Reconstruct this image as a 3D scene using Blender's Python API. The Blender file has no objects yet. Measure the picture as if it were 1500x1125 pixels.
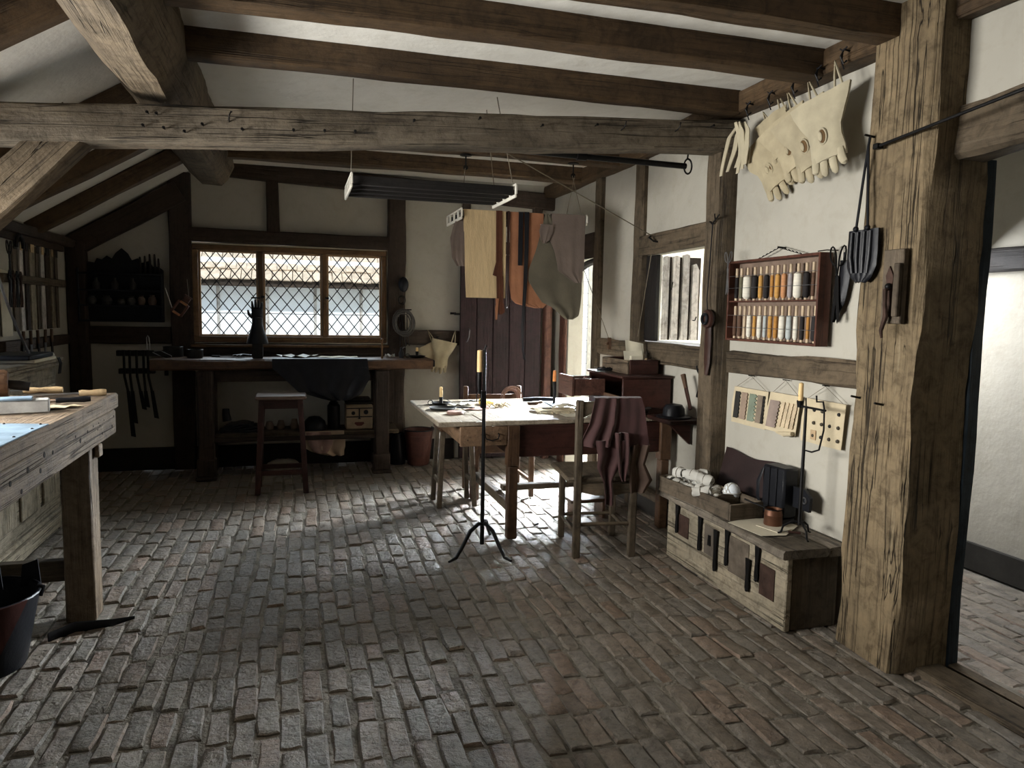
import bpy, bmesh, math, random
from math import sin, cos, pi, radians, sqrt, atan2
from mathutils import Vector, Matrix, Euler, noise

# ------------------------------------------------------------------ camera, world, lights, exposure
sc = bpy.context.scene
COL = sc.collection
CAM_F, YAW, PITCH, ROLL, EYE = 1076.3, radians(16.4466), radians(5.589), radians(1.048), 1.52
cam_d = bpy.data.cameras.new('camera')
cam_d.sensor_width = 36.0
cam_d.lens = CAM_F / 1500 * 36.0
cam_d.clip_start = 0.05
cam = bpy.data.objects.new('camera', cam_d)
COL.objects.link(cam)
_F = Vector((sin(YAW) * cos(PITCH), cos(YAW) * cos(PITCH), -sin(PITCH)))
_R0 = Vector((cos(YAW), -sin(YAW), 0))
_U0 = _R0.cross(_F)
_R = _R0 * cos(ROLL) + _U0 * sin(ROLL)
_U = -_R0 * sin(ROLL) + _U0 * cos(ROLL)
m = Matrix((_R, _U, -_F)).transposed().to_4x4()
m.translation = Vector((0, 0, EYE))
cam.matrix_world = m
sc.camera = cam

world = bpy.data.worlds.new('sky')
sc.world = world
world.use_nodes = True
bg = world.node_tree.nodes['Background']
bg.inputs[0].default_value = (0.72, 0.84, 1.0, 1)
bg.inputs[1].default_value = 2.0

def lamp_area(name, loc, target, sx, sy, power, color=(1, 1, 1), spread=180):
    d = bpy.data.lights.new(name, 'AREA')
    d.shape = 'RECTANGLE'
    d.size, d.size_y = sx, sy
    d.energy = power
    d.color = color
    d.spread = radians(spread)
    o = bpy.data.objects.new(name, d)
    COL.objects.link(o)
    o.location = loc
    o.rotation_euler = (Vector(target) - Vector(loc)).to_track_quat('-Z', 'Y').to_euler()
    return o

sun_d = bpy.data.lights.new('sun', 'SUN')
sun_d.energy = 4.6
sun_d.angle = radians(2)
sun_d.color = (1.0, 0.96, 0.9)
sun = bpy.data.objects.new('sun', sun_d)
COL.objects.link(sun)
sun.rotation_euler = Vector((0.12, 0.75, -0.8)).to_track_quat('-Z', 'Y').to_euler()
# daylight at the openings: left window band over the bench, yard at the back door, back window, next room's window
lamp_area('left_window_daylight', (-2.12, 3.0, 1.51), (2.6, 2.5, 1.1), 2.4, 0.66, 165, (1.0, 0.98, 0.93), 124)
lamp_area('yard_daylight', (3.5, 7.6, 2.0), (1.2, 5.0, -0.2), 1.2, 1.6, 900, (0.86, 0.94, 1.0), 70)
lamp_area('back_window_daylight', (0.0, 8.9, 2.75), (0.0, 5.2, 0.2), 2.6, 1.0, 150, (0.86, 0.93, 1.0))
lamp_area('yard_sky', (3.5, 4.7, 2.9), (3.0, 5.2, 1.5), 1.0, 1.0, 25, (0.9, 0.95, 1.0))
lamp_area('next_room_window', (3.36, 3.92, 1.6), (3.30, 2.3, -0.4), 1.0, 1.3, 66, (0.95, 0.97, 1.0))

sc.view_settings.view_transform = 'Standard'
sc.view_settings.look = 'None'
sc.view_settings.gamma = 1.0
sc.view_settings.use_curve_mapping = False
sc.view_settings.exposure = 0.0
sc.cycles.use_denoising = True
sc.cycles.max_bounces = 8
sc.cycles.diffuse_bounces = 5
sc.cycles.transparent_max_bounces = 16
sc.cycles.sample_clamp_indirect = 6.0

# ------------------------------------------------------------------ materials
def nt(mat):
    mat.use_nodes = True
    t = mat.node_tree
    return t, t.nodes, t.links, t.nodes['Principled BSDF']

def ramp(N, stops):
    r = N.new('ShaderNodeValToRGB')
    e = r.color_ramp.elements
    while len(e) < len(stops): e.new(0.5)
    for k, (p, c) in enumerate(stops):
        e[k].position = p
        e[k].color = (c[0], c[1], c[2], 1) if len(c) == 3 else c
    return r

def coords(N, L, scale, kind='Object', loc=(0, 0, 0)):
    tc = N.new('ShaderNodeTexCoord')
    mp = N.new('ShaderNodeMapping')
    mp.inputs['Scale'].default_value = scale
    oi = N.new('ShaderNodeObjectInfo')
    sc_ = N.new('ShaderNodeVectorMath'); sc_.operation = 'SCALE'
    cmb = N.new('ShaderNodeCombineXYZ')
    for k in range(3): L.new(oi.outputs['Random'], cmb.inputs[k])
    L.new(cmb.outputs[0], sc_.inputs[0]); sc_.inputs['Scale'].default_value = 37.0
    L.new(sc_.outputs[0], mp.inputs['Location'])
    L.new(tc.outputs[kind], mp.inputs['Vector'])
    return mp

def tex(N, L, vec, scale, detail=4, rough=0.55, dist=0.0):
    n = N.new('ShaderNodeTexNoise')
    n.inputs['Scale'].default_value = scale
    n.inputs['Detail'].default_value = detail
    n.inputs['Roughness'].default_value = rough
    n.inputs['Distortion'].default_value = dist
    L.new(vec.outputs[0], n.inputs['Vector'])
    return n

def mixc(N, L, a, b, fac, mode='MIX'):
    mx = N.new('ShaderNodeMix'); mx.data_type = 'RGBA'; mx.blend_type = mode
    for sock, v in ((mx.inputs[0], fac), (mx.inputs[6], a), (mx.inputs[7], b)):
        if hasattr(v, 'is_linked') or hasattr(v, 'links'): L.new(v, sock)
        elif isinstance(v, (int, float)): sock.default_value = v
        else: sock.default_value = (v[0], v[1], v[2], 1)
    return mx.outputs[2]

_cache = {}
WOODS = {  # base, dark, light, rough, bump, crack
    'post': ((0.195, 0.146, 0.086), (0.055, 0.038, 0.023), (0.31, 0.25, 0.16), 0.85, 1.0, 0.95),
    'tie': ((0.135, 0.11, 0.08), (0.045, 0.034, 0.024), (0.23, 0.20, 0.16), 0.8, 1.0, 0.7),
    'purlin': ((0.125, 0.095, 0.062), (0.05, 0.037, 0.024), (0.20, 0.165, 0.12), 0.8, 0.9, 0.6),
    'joist': ((0.075, 0.046, 0.023), (0.028, 0.017, 0.009), (0.16, 0.115, 0.072), 0.65, 0.6, 0.4),
    'frame': ((0.034, 0.022, 0.015), (0.013, 0.009, 0.006), (0.065, 0.045, 0.03), 0.7, 0.5, 0.3),
    'rail': ((0.095, 0.072, 0.047), (0.038, 0.027, 0.018), (0.16, 0.13, 0.092), 0.8, 0.8, 0.5),
    'bench': ((0.155, 0.115, 0.078), (0.05, 0.034, 0.022), (0.29, 0.24, 0.18), 0.6, 0.9, 0.65),
    'chest': ((0.26, 0.225, 0.165), (0.07, 0.053, 0.036), (0.43, 0.38, 0.30), 0.85, 1.0, 0.6),
    'lid': ((0.17, 0.145, 0.115), (0.045, 0.036, 0.027), (0.30, 0.265, 0.21), 0.75, 1.0, 0.75),
    'oak': ((0.085, 0.046, 0.025), (0.034, 0.018, 0.011), (0.16, 0.10, 0.062), 0.5, 0.4, 0.3),
    'table': ((0.29, 0.245, 0.185), (0.13, 0.10, 0.07), (0.43, 0.38, 0.31), 0.42, 0.5, 0.4),
    'red': ((0.042, 0.015, 0.011), (0.018, 0.008, 0.006), (0.085, 0.038, 0.028), 0.5, 0.3, 0.2),
    'chair': ((0.10, 0.077, 0.052), (0.042, 0.031, 0.022), (0.18, 0.15, 0.11), 0.65, 0.45, 0.3),
    'door': ((0.024, 0.0115, 0.0125), (0.012, 0.006, 0.007), (0.042, 0.024, 0.023), 0.7, 0.35, 0.3),
    'jamb': ((0.10, 0.045, 0.032), (0.04, 0.02, 0.015), (0.24, 0.15, 0.11), 0.65, 0.4, 0.3),
    'drift':   ((0.50, 0.47, 0.45), (0.20, 0.15, 0.12), (0.72, 0.70, 0.69), 0.75, 0.5, 0.35),
    'cupboard': ((0.009, 0.011, 0.015), (0.005, 0.006, 0.008), (0.02, 0.023, 0.027), 0.7, 0.2, 0.2),
    'pale': ((0.45, 0.33, 0.19), (0.28, 0.19, 0.10), (0.56, 0.44, 0.29), 0.55, 0.2, 0.15),
    'crate': ((0.10, 0.078, 0.055), (0.04, 0.03, 0.021), (0.18, 0.145, 0.108), 0.75, 0.5, 0.35),
    'rack': ((0.075, 0.028, 0.018), (0.035, 0.015, 0.010), (0.14, 0.07, 0.043), 0.5, 0.2, 0.2),
    'black': ((0.012, 0.010, 0.009), (0.007, 0.006, 0.0055), (0.03, 0.026, 0.022), 0.65, 0.3, 0.3),
    'drawer_front': ((0.17, 0.105, 0.062), (0.08, 0.05, 0.03), (0.27, 0.19, 0.125), 0.55, 0.4, 0.3),
    'blue':    ((0.018, 0.030, 0.042), (0.010, 0.014, 0.020), (0.03, 0.05, 0.066), 0.6, 0.3, 0.3),
    'window':  ((0.15, 0.082, 0.035), (0.07, 0.04, 0.02), (0.26, 0.16, 0.08), 0.5, 0.3, 0.2),
}
def wood(kind, axis='X'):
    key = ('wood', kind, axis)
    if key in _cache: return _cache[key]
    base, dark, light, rough, bump, crack = WOODS[kind]
    mat = bpy.data.materials.new('wood_' + kind)
    t, N, L, P = nt(mat)
    k = 'XYZ'.index(axis)
    s = [30.0, 30.0, 30.0]; s[k] = 1.3
    mp = coords(N, L, s)
    g = tex(N, L, mp, 1.6, 8, 0.65, 0.35)
    r1 = ramp(N, [(0.28, dark), (0.47, base), (0.60, base), (0.78, light)])
    L.new(g.outputs[0], r1.inputs[0])
    s2 = [2.2, 2.2, 2.2]; s2[k] = 0.8
    mp2 = coords(N, L, s2)
    bl = tex(N, L, mp2, 1.3, 4, 0.6)
    r2 = ramp(N, [(0.3, (0.55, 0.53, 0.50)), (0.5, (1, 1, 1)), (0.72, (1.25, 1.22, 1.18))])
    L.new(bl.outputs[0], r2.inputs[0])
    c = mixc(N, L, r1.outputs[0], r2.outputs[0], 1.0, 'MULTIPLY')
    mo = tex(N, L, coords(N, L, (1, 1, 1)), 15, 7, 0.7, 0.5)
    rm = ramp(N, [(0.34, (0.50, 0.48, 0.45)), (0.50, (1, 1, 1)), (0.68, (1.28, 1.26, 1.22))])
    L.new(mo.outputs[0], rm.inputs[0])
    c = mixc(N, L, c, rm.outputs[0], 0.85, 'MULTIPLY')
    # long drying cracks
    s3 = [11.0, 11.0, 11.0]; s3[k] = 0.16
    mp3 = coords(N, L, s3)
    cr = tex(N, L, mp3, 2.1, 3, 0.45, 0.2)
    r3 = ramp(N, [(0.485, (0, 0, 0)), (0.5, (1, 1, 1)), (0.515, (0, 0, 0))])
    L.new(cr.outputs[0], r3.inputs[0])
    gate = tex(N, L, mp2, 2.7, 2, 0.5)
    rg = ramp(N, [(0.42, (0, 0, 0)), (0.52, (1, 1, 1))])
    L.new(gate.outputs[0], rg.inputs[0])
    crk = mixc(N, L, (0, 0, 0), r3.outputs[0], rg.outputs[0])
    c2 = mixc(N, L, c, tuple(x * 0.25 for x in dark), mixc(N, L, (0, 0, 0), crk, crack))
    L.new(c2, P.inputs['Base Color'])
    hgt = N.new('ShaderNodeMath'); hgt.operation = 'SUBTRACT'
    L.new(g.outputs[0], hgt.inputs[0]); L.new(crk, hgt.inputs[1])
    fine = tex(N, L, coords(N, L, (1, 1, 1)), 55, 4, 0.6)
    h2 = N.new('ShaderNodeMath'); h2.operation = 'MULTIPLY_ADD'
    L.new(fine.outputs[0], h2.inputs[0]); h2.inputs[1].default_value = 0.35; L.new(hgt.outputs[0], h2.inputs[2])
    b = N.new('ShaderNodeBump'); b.inputs['Strength'].default_value = bump; b.inputs['Distance'].default_value = 0.012
    L.new(h2.outputs[0], b.inputs['Height']); L.new(b.outputs[0], P.inputs['Normal'])
    P.inputs['Roughness'].default_value = rough
    P.inputs['Specular IOR Level'].default_value = 0.28
    _cache[key] = mat
    return mat

def plain(name, color, rough=0.6, metal=0.0, var=0.25, scale=12, bump=0.15, bscale=40, bdist=0.004, sheen=0.0, second=None, stretch=(1, 1, 1)):
    key = ('plain', name)
    if key in _cache: return _cache[key]
    mat = bpy.data.materials.new(name)
    t, N, L, P = nt(mat)
    mp = coords(N, L, stretch)
    n = tex(N, L, mp, scale, 5, 0.6)
    lo = tuple(x * (1 - var) for x in color) if second is None else second
    hi = tuple(min(1, x * (1 + var)) for x in color)
    r = ramp(N, [(0.3, lo), (0.7, hi)])
    L.new(n.outputs[0], r.inputs[0]); L.new(r.outputs[0], P.inputs['Base Color'])
    if bump:
        n2 = tex(N, L, mp, bscale, 4, 0.6)
        b = N.new('ShaderNodeBump'); b.inputs['Strength'].default_value = bump; b.inputs['Distance'].default_value = bdist
        L.new(n2.outputs[0], b.inputs['Height']); L.new(b.outputs[0], P.inputs['Normal'])
    P.inputs['Roughness'].default_value = rough
    P.inputs['Metallic'].default_value = metal
    P.inputs['Specular IOR Level'].default_value = 0.22
    if sheen: P.inputs['Sheen Weight'].default_value = sheen
    _cache[key] = mat
    return mat

def plaster(name, color, stain=0.16):
    mat = bpy.data.materials.new(name)
    t, N, L, P = nt(mat)
    mp = coords(N, L, (1, 1, 1))
    big = tex(N, L, mp, 0.9, 5, 0.6, 0.6)
    r = ramp(N, [(0.3, tuple(x * (1 - stain) for x in color)), (0.62, color)])
    L.new(big.outputs[0], r.inputs[0])
    sm = tex(N, L, mp, 9, 6, 0.65, 0.4)
    r2 = ramp(N, [(0.25, (0.86, 0.84, 0.8)), (0.5, (1, 1, 1))])
    L.new(sm.outputs[0], r2.inputs[0])
    L.new(mixc(N, L, r.outputs[0], r2.outputs[0], 0.7, 'MULTIPLY'), P.inputs['Base Color'])
    a = tex(N, L, mp, 3.0, 5, 0.5); b_ = tex(N, L, mp, 60, 4, 0.6)
    h = N.new('ShaderNodeMath'); h.operation = 'MULTIPLY_ADD'
    L.new(b_.outputs[0], h.inputs[0]); h.inputs[1].default_value = 0.06; L.new(a.outputs[0], h.inputs[2])
    b = N.new('ShaderNodeBump'); b.inputs['Strength'].default_value = 0.55; b.inputs['Distance'].default_value = 0.035
    L.new(h.outputs[0], b.inputs['Height']); L.new(b.outputs[0], P.inputs['Normal'])
    P.inputs['Roughness'].default_value = 0.9
    return mat

M_WALL = plaster('limewash_wall', (0.43, 0.405, 0.345))
M_CEIL = plaster('limewash_ceiling', (0.74, 0.72, 0.66), 0.12)
M_IRON = plain('wrought_iron', (0.012, 0.0115, 0.0115), 0.45, 0.6, 0.3, 20, 0.3, 60)
M_STEEL = plain('worn_steel', (0.30, 0.30, 0.31), 0.35, 0.9, 0.3, 15, 0.2, 60)
M_RUST = plain('rusty_iron', (0.055, 0.032, 0.024), 0.75, 0.3, 0.45, 14, 0.5, 50)
M_WAX = plain('tallow_wax', (0.80, 0.56, 0.27), 0.45, 0, 0.12, 10, 0.1, 20)
M_WAXO = plain('orange_wax', (0.70, 0.27, 0.08), 0.45, 0, 0.12, 10, 0.1, 20)
M_HIDE = plain('pale_buckskin', (0.42, 0.37, 0.26), 0.75, 0, 0.14, 9, 0.25, 45, sheen=0.2)
M_HIDE2 = plain('cream_leather', (0.39, 0.33, 0.215), 0.75, 0, 0.16, 9, 0.3, 45, sheen=0.2)
M_HIDEB = plain('leather_back', (0.12, 0.07, 0.03), 0.8, 0, 0.2, 9, 0.3, 45)
M_BLKL = plain('black_leather', (0.009, 0.0095, 0.012), 0.42, 0, 0.3, 12, 0.4, 50)
M_BRNL = plain('brown_leather', (0.035, 0.016, 0.012), 0.42, 0, 0.35, 8, 0.3, 50)
M_TAN = plain('tan_suede', (0.29, 0.125, 0.062), 0.8, 0, 0.18, 6, 0.3, 60, sheen=0.2)
M_GREY = plain('grey_suede', (0.14, 0.106, 0.088), 0.85, 0, 0.14, 6, 0.35, 60, sheen=0.2)
M_OLIVE = plain('olive_suede', (0.10, 0.086, 0.06), 0.85, 0, 0.18, 6, 0.35, 60, sheen=0.2)
M_STRAP = plain('chestnut_strap', (0.075, 0.027, 0.014), 0.5, 0, 0.3, 8, 0.3, 60)
M_MAROON = plain('maroon_suede', (0.048, 0.019, 0.018), 0.75, 0, 0.25, 6, 0.35, 50, sheen=0.25)
M_CLOTH = plain('ochre_cloth', (0.54, 0.40, 0.225), 0.85, 0, 0.14, 5, 0.8, 30, 0.006, stretch=(9, 9, 1.2))
M_LINEN = plain('unbleached_linen', (0.52, 0.44, 0.30), 0.9, 0, 0.12, 8, 0.4, 120)
M_PAPER = plain('parchment', (0.60, 0.55, 0.43), 0.8, 0, 0.1, 8, 0.2, 30)
M_WHITE = plain('white_tawed_leather', (0.5, 0.485, 0.44), 0.75, 0, 0.12, 12, 0.4, 40)
M_BLUE = plain('blue_grey_slate', (0.17, 0.235, 0.30), 0.35, 0, 0.35, 14, 0.4, 30)
M_STONE = plain('grey_whetstone', (0.34, 0.33, 0.31), 0.7, 0, 0.25, 14, 0.3, 40)
M_COPPER = plain('copper_tin', (0.13, 0.06, 0.035), 0.45, 0.5, 0.4, 8, 0.2, 40)
M_POT = plain('dull_pottery', (0.025, 0.024, 0.022), 0.45, 0, 0.4, 8, 0.2, 30)
M_BONE = plain('bone_white', (0.78, 0.76, 0.70), 0.5, 0, 0.1, 8, 0.1, 30)
M_CORD = plain('grey_cord', (0.16, 0.135, 0.10), 0.8, 0, 0.2, 30, 0.2, 60)
M_LEAD = plain('lead_came', (0.03, 0.03, 0.035), 0.5, 0.5, 0.2, 10, 0.1, 50)
M_TILE = plain('roof_tile', (0.46, 0.36, 0.27), 0.85, 0, 0.3, 9, 0.3, 40)
M_BOARD = plain('white_weatherboard', (0.82, 0.83, 0.84), 0.7, 0, 0.05, 4, 0.1, 20)
M_RENDER = plain('whitewashed_render', (0.82, 0.83, 0.86), 0.9, 0, 0.06, 3, 0.2, 20)
M_GROUND = plain('yard_ground', (0.30, 0.28, 0.25), 0.9, 0, 0.2, 3, 0.3, 20)
M_TAR = plain('tarred_skirting', (0.035, 0.033, 0.03), 0.6, 0, 0.4, 5, 0.4, 20)

M_GLASS = bpy.data.materials.new('old_window_glass')
t, N, L, P = nt(M_GLASS)
out = [n for n in N if n.type == 'OUTPUT_MATERIAL'][0]
tr = N.new('ShaderNodeBsdfTransparent'); tr.inputs[0].default_value = (0.93, 0.97, 0.98, 1)
gl = N.new('ShaderNodeBsdfGlossy'); gl.inputs['Roughness'].default_value = 0.06
mx = N.new('ShaderNodeMixShader'); mx.inputs[0].default_value = 0.06
L.new(tr.outputs[0], mx.inputs[1]); L.new(gl.outputs[0], mx.inputs[2]); L.new(mx.outputs[0], out.inputs[0])
N.remove(P)

def brick_mat():
    mat = bpy.data.materials.new('floor_brick')
    t, N, L, P = nt(mat)
    oi = N.new('ShaderNodeObjectInfo'); ge = N.new('ShaderNodeNewGeometry')
    ad = N.new('ShaderNodeMath'); ad.operation = 'ADD'
    L.new(oi.outputs['Random'], ad.inputs[0]); L.new(ge.outputs['Random Per Island'], ad.inputs[1])
    fr = N.new('ShaderNodeMath'); fr.operation = 'FRACT'; L.new(ad.outputs[0], fr.inputs[0])
    r = ramp(N, [(0.0, (0.185, 0.152, 0.118)), (0.3, (0.225, 0.193, 0.157)), (0.55, (0.19, 0.17, 0.145)), (0.8, (0.235, 0.192, 0.152)), (0.95, (0.235, 0.168, 0.125)), (1.0, (0.155, 0.134, 0.11))])
    L.new(fr.outputs[0], r.inputs[0])
    tc = N.new('ShaderNodeNewGeometry')
    def T(scale, det, rg=0.6, ds=0.0):
        n = N.new('ShaderNodeTexNoise'); n.inputs['Scale'].default_value = scale; n.inputs['Detail'].default_value = det
        n.inputs['Roughness'].default_value = rg; n.inputs['Distortion'].default_value = ds
        L.new(tc.outputs['Position'], n.inputs['Vector']); return n
    a = T(22, 7, 0.7, 0.3)
    r2 = ramp(N, [(0.3, (0.42, 0.40, 0.38)), (0.48, (1, 1, 1)), (0.72, (1.5, 1.48, 1.45))])
    L.new(a.outputs[0], r2.inputs[0])
    c = mixc(N, L, r.outputs[0], r2.outputs[0], 1.0, 'MULTIPLY')
    L.new(c, P.inputs['Base Color'])
    b1 = T(34, 7, 0.68, 0.2); b2 = T(9, 3)
    h = N.new('ShaderNodeMath'); h.operation = 'MULTIPLY_ADD'
    L.new(b2.outputs[0], h.inputs[0]); h.inputs[1].default_value = 0.6; L.new(b1.outputs[0], h.inputs[2])
    b = N.new('ShaderNodeBump'); b.inputs['Strength'].default_value = 1.0; b.inputs['Distance'].default_value = 0.018
    L.new(h.outputs[0], b.inputs['Height']); L.new(b.outputs[0], P.inputs['Normal'])
    rr = ramp(N, [(0.3, (0.30,) * 3), (0.7, (0.52,) * 3)])
    L.new(a.outputs[0], rr.inputs[0]); L.new(rr.outputs[0], P.inputs['Roughness'])
    return mat
M_BRICK = brick_mat()
M_MORTAR = plain('earth_and_mortar', (0.19, 0.17, 0.14), 0.85, 0, 0.5, 6, 0.9, 30, 0.02)

# ------------------------------------------------------------------ mesh builder
def smooth_noise(seed):
    r = random.Random(seed)
    ws = [(r.uniform(0.8, 6.0), r.uniform(0, 6.28), r.uniform(0.3, 1.0)) for _ in range(5)]
    s = sum(w[2] for w in ws)
    return lambda x: sum(w[2] * sin(w[0] * x + w[1]) for w in ws) / s

class MB:
    def __init__(s): s.v = []; s.f = []
    def add(s, vs, fs, mat=None):
        o = len(s.v)
        s.v += [tuple(mat @ Vector(v)) if mat is not None else tuple(v) for v in vs]
        s.f += [tuple(i + o for i in f) for f in fs]
        return s
    def box(s, x0, x1, y0, y1, z0, z1, c=0.0, M=None):
        if x0 > x1: x0, x1 = x1, x0
        if y0 > y1: y0, y1 = y1, y0
        if z0 > z1: z0, z1 = z1, z0
        c = min(c, (x1 - x0) * .4, (y1 - y0) * .4, (z1 - z0) * .4)
        if c <= 0:
            vs = [(x, y, z) for x in (x0, x1) for y in (y0, y1) for z in (z0, z1)]
            fs = [(0, 1, 3, 2), (4, 6, 7, 5), (0, 4, 5, 1), (2, 3, 7, 6), (0, 2, 6, 4), (1, 5, 7, 3)]
            return s.add(vs, fs, M)
        vs = []; idx = {}
        for i, x in enumerate((x0, x1)):
            for j, y in enumerate((y0, y1)):
                for k, z in enumerate((z0, z1)):
                    sx, sy, sz = (1 - 2 * i), (1 - 2 * j), (1 - 2 * k)
                    idx[i, j, k, 0] = len(vs); vs.append((x, y + sy * c, z + sz * c))
                    idx[i, j, k, 1] = len(vs); vs.append((x + sx * c, y, z + sz * c))
                    idx[i, j, k, 2] = len(vs); vs.append((x + sx * c, y + sy * c, z))
        fs = []
        for i in (0, 1): fs.append(tuple(idx[i, j, k, 0] for j, k in ((0, 0), (1, 0), (1, 1), (0, 1))))
        for j in (0, 1): fs.append(tuple(idx[i, j, k, 1] for i, k in ((0, 0), (1, 0), (1, 1), (0, 1))))
        for k in (0, 1): fs.append(tuple(idx[i, j, k, 2] for i, j in ((0, 0), (1, 0), (1, 1), (0, 1))))
        for i in (0, 1):
            for j in (0, 1): fs.append((idx[i, j, 0, 0], idx[i, j, 0, 1], idx[i, j, 1, 1], idx[i, j, 1, 0]))
            for k in (0, 1): fs.append((idx[i, 0, k, 0], idx[i, 0, k, 2], idx[i, 1, k, 2], idx[i, 1, k, 0]))
        for j in (0, 1):
            for k in (0, 1): fs.append((idx[0, j, k, 1], idx[0, j, k, 2], idx[1, j, k, 2], idx[1, j, k, 1]))
        for i in (0, 1):
            for j in (0, 1):
                for k in (0, 1): fs.append((idx[i, j, k, 0], idx[i, j, k, 1], idx[i, j, k, 2]))
        return s.add(vs, fs, M)
    def tube(s, pts, r, n=8, cap=True, flat=None, M=None):
        pts = [Vector(p) for p in pts]
        rs = r if isinstance(r, (list, tuple)) else [r] * len(pts)
        vs = []; fs = []
        up = None
        for i, p in enumerate(pts):
            a = pts[max(0, i - 1)]; b = pts[min(len(pts) - 1, i + 1)]
            d = (b - a).normalized() if (b - a).length > 1e-9 else Vector((0, 0, 1))
            if up is None:
                up = Vector((0, 0, 1)) if abs(d.z) < 0.9 else Vector((1, 0, 0))
                if flat is not None: up = Vector(flat[2])
            side = d.cross(up).normalized(); up = side.cross(d).normalized()
            for k in range(n):
                t = 2 * pi * k / n
                fu, fs_ = (flat[0], flat[1]) if flat else (1, 1)
                vs.append(p + side * cos(t) * rs[i] * fs_ + up * sin(t) * rs[i] * fu)
        for i in range(len(pts) - 1):
            for k in range(n):
                k2 = (k + 1) % n
                fs.append((i * n + k, i * n + k2, (i + 1) * n + k2, (i + 1) * n + k))
        if cap:
            fs.append(tuple(range(n - 1, -1, -1))); fs.append(tuple((len(pts) - 1) * n + k for k in range(n)))
        return s.add(vs, fs, M)
    def cyl(s, a, b, r0, r1=None, n=12, M=None):
        return s.tube([a, b], [r0, r0 if r1 is None else r1], n, M=M)
    def lathe(s, prof, n=20, c=(0, 0, 0), M=None, cap=True):
        vs = []; fs = []
        for r, z in prof:
            for k in range(n):
                t = 2 * pi * k / n
                vs.append((c[0] + r * cos(t), c[1] + r * sin(t), c[2] + z))
        for i in range(len(prof) - 1):
            for k in range(n):
                k2 = (k + 1) % n
                fs.append((i * n + k, i * n + k2, (i + 1) * n + k2, (i + 1) * n + k))
        if cap:
            fs.append(tuple(range(n - 1, -1, -1))); fs.append(tuple((len(prof) - 1) * n + k for k in range(n)))
        return s.add(vs, fs, M)
    def ball(s, c, r, n=10, m_=6, sc_=(1, 1, 1), M=None):
        prof = [(max(1e-4, r * sin(pi * i / m_)), -r * cos(pi * i / m_)) for i in range(m_ + 1)]
        vs = []; fs = []
        for rr, z in prof:
            for k in range(n):
                t = 2 * pi * k / n
                vs.append((c[0] + rr * cos(t) * sc_[0], c[1] + rr * sin(t) * sc_[1], c[2] + z * sc_[2]))
        for i in range(m_):
            for k in range(n):
                k2 = (k + 1) % n
                fs.append((i * n + k, i * n + k2, (i + 1) * n + k2, (i + 1) * n + k))
        return s.add(vs, fs, M)
    def prism(s, poly, plane, lo, hi, M=None):
        # poly in 2D; plane 'xy','xz','yz'; extruded between lo and hi on the remaining axis
        def p3(u, v, w): return {'xy': (u, v, w), 'xz': (u, w, v), 'yz': (w, u, v)}[plane]
        n = len(poly)
        vs = [p3(u, v, lo) for u, v in poly] + [p3(u, v, hi) for u, v in poly]
        fs = [tuple(range(n - 1, -1, -1)), tuple(range(n, 2 * n))] + [(i, (i + 1) % n, n + (i + 1) % n, n + i) for i in range(n)]
        return s.add(vs, fs, M)
    def sheet(s, fn, nu, nv, th=0.003, M=None):
        # fn(u,v)->(point); solid sheet with thickness th along local normal
        P = [[Vector(fn(i / nu, j / nv)) for j in range(nv + 1)] for i in range(nu + 1)]
        vs = []; fs = []
        for sgn in (0.5, -0.5):
            for i in range(nu + 1):
                for j in range(nv + 1):
                    a = P[min(nu, i + 1)][j] - P[max(0, i - 1)][j]; b = P[i][min(nv, j + 1)] - P[i][max(0, j - 1)]
                    nn = a.cross(b); nn = nn.normalized() if nn.length > 1e-9 else Vector((0, 0, 1))
                    vs.append(P[i][j] + nn * th * sgn)
        w = nv + 1; o = (nu + 1) * w
        for i in range(nu):
            for j in range(nv):
                a, b, c, d = i * w + j, (i + 1) * w + j, (i + 1) * w + j + 1, i * w + j + 1
                fs.append((a, b, c, d)); fs.append((o + d, o + c, o + b, o + a))
        for i in range(nu):
            for j, q in ((0, 0), (nv, 1)):
                a, b = i * w + j, (i + 1) * w + j
                fs.append((a, o + a, o + b, b) if q == 0 else (b, o + b, o + a, a))
        for j in range(nv):
            for i, q in ((0, 0), (nu, 1)):
                a, b = i * w + j, i * w + j + 1
                fs.append((b, o + b, o + a, a) if q == 0 else (a, o + a, o + b, b))
        return s.add(vs, fs, M)
    def jit(s, amt, seed=0):
        r = random.Random(seed)
        s.v = [(x + r.uniform(-amt, amt), y + r.uniform(-amt, amt), z + r.uniform(-amt, amt)) for x, y, z in s.v]
        return s
    def mesh(s, name, mat=None, smooth=True):
        me = bpy.data.meshes.new(name)
        me.from_pydata(s.v, [], s.f)
        bm = bmesh.new(); bm.from_mesh(me)
        bmesh.ops.recalc_face_normals(bm, faces=bm.faces)
        bm.to_mesh(me); bm.free()
        if smooth:
            me.polygons.foreach_set('use_smooth', [True] * len(me.polygons))
            try: me.set_sharp_from_angle(angle=radians(38))
            except Exception: pass
        if mat: me.materials.append(mat)
        return me
    def longest(s):
        d = [max(v[k] for v in s.v) - min(v[k] for v in s.v) for k in range(3)]
        return 'XYZ'[d.index(max(d))]

def resolve(mat, mb):
    if isinstance(mat, str): return wood(mat, mb.longest())
    if isinstance(mat, tuple): return wood(*mat)
    return mat

def part(name, mb, mat, parent, loc=(0, 0, 0), rot=(0, 0, 0), label=None, smooth=True, kind=None):
    o = bpy.data.objects.new(name, mb.mesh(name, resolve(mat, mb), smooth))
    COL.objects.link(o); o.location = loc; o.rotation_euler = rot
    if parent is not None: o.parent = parent
    if label: o['label'] = label
    if kind: o['kind'] = kind
    return o

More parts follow.
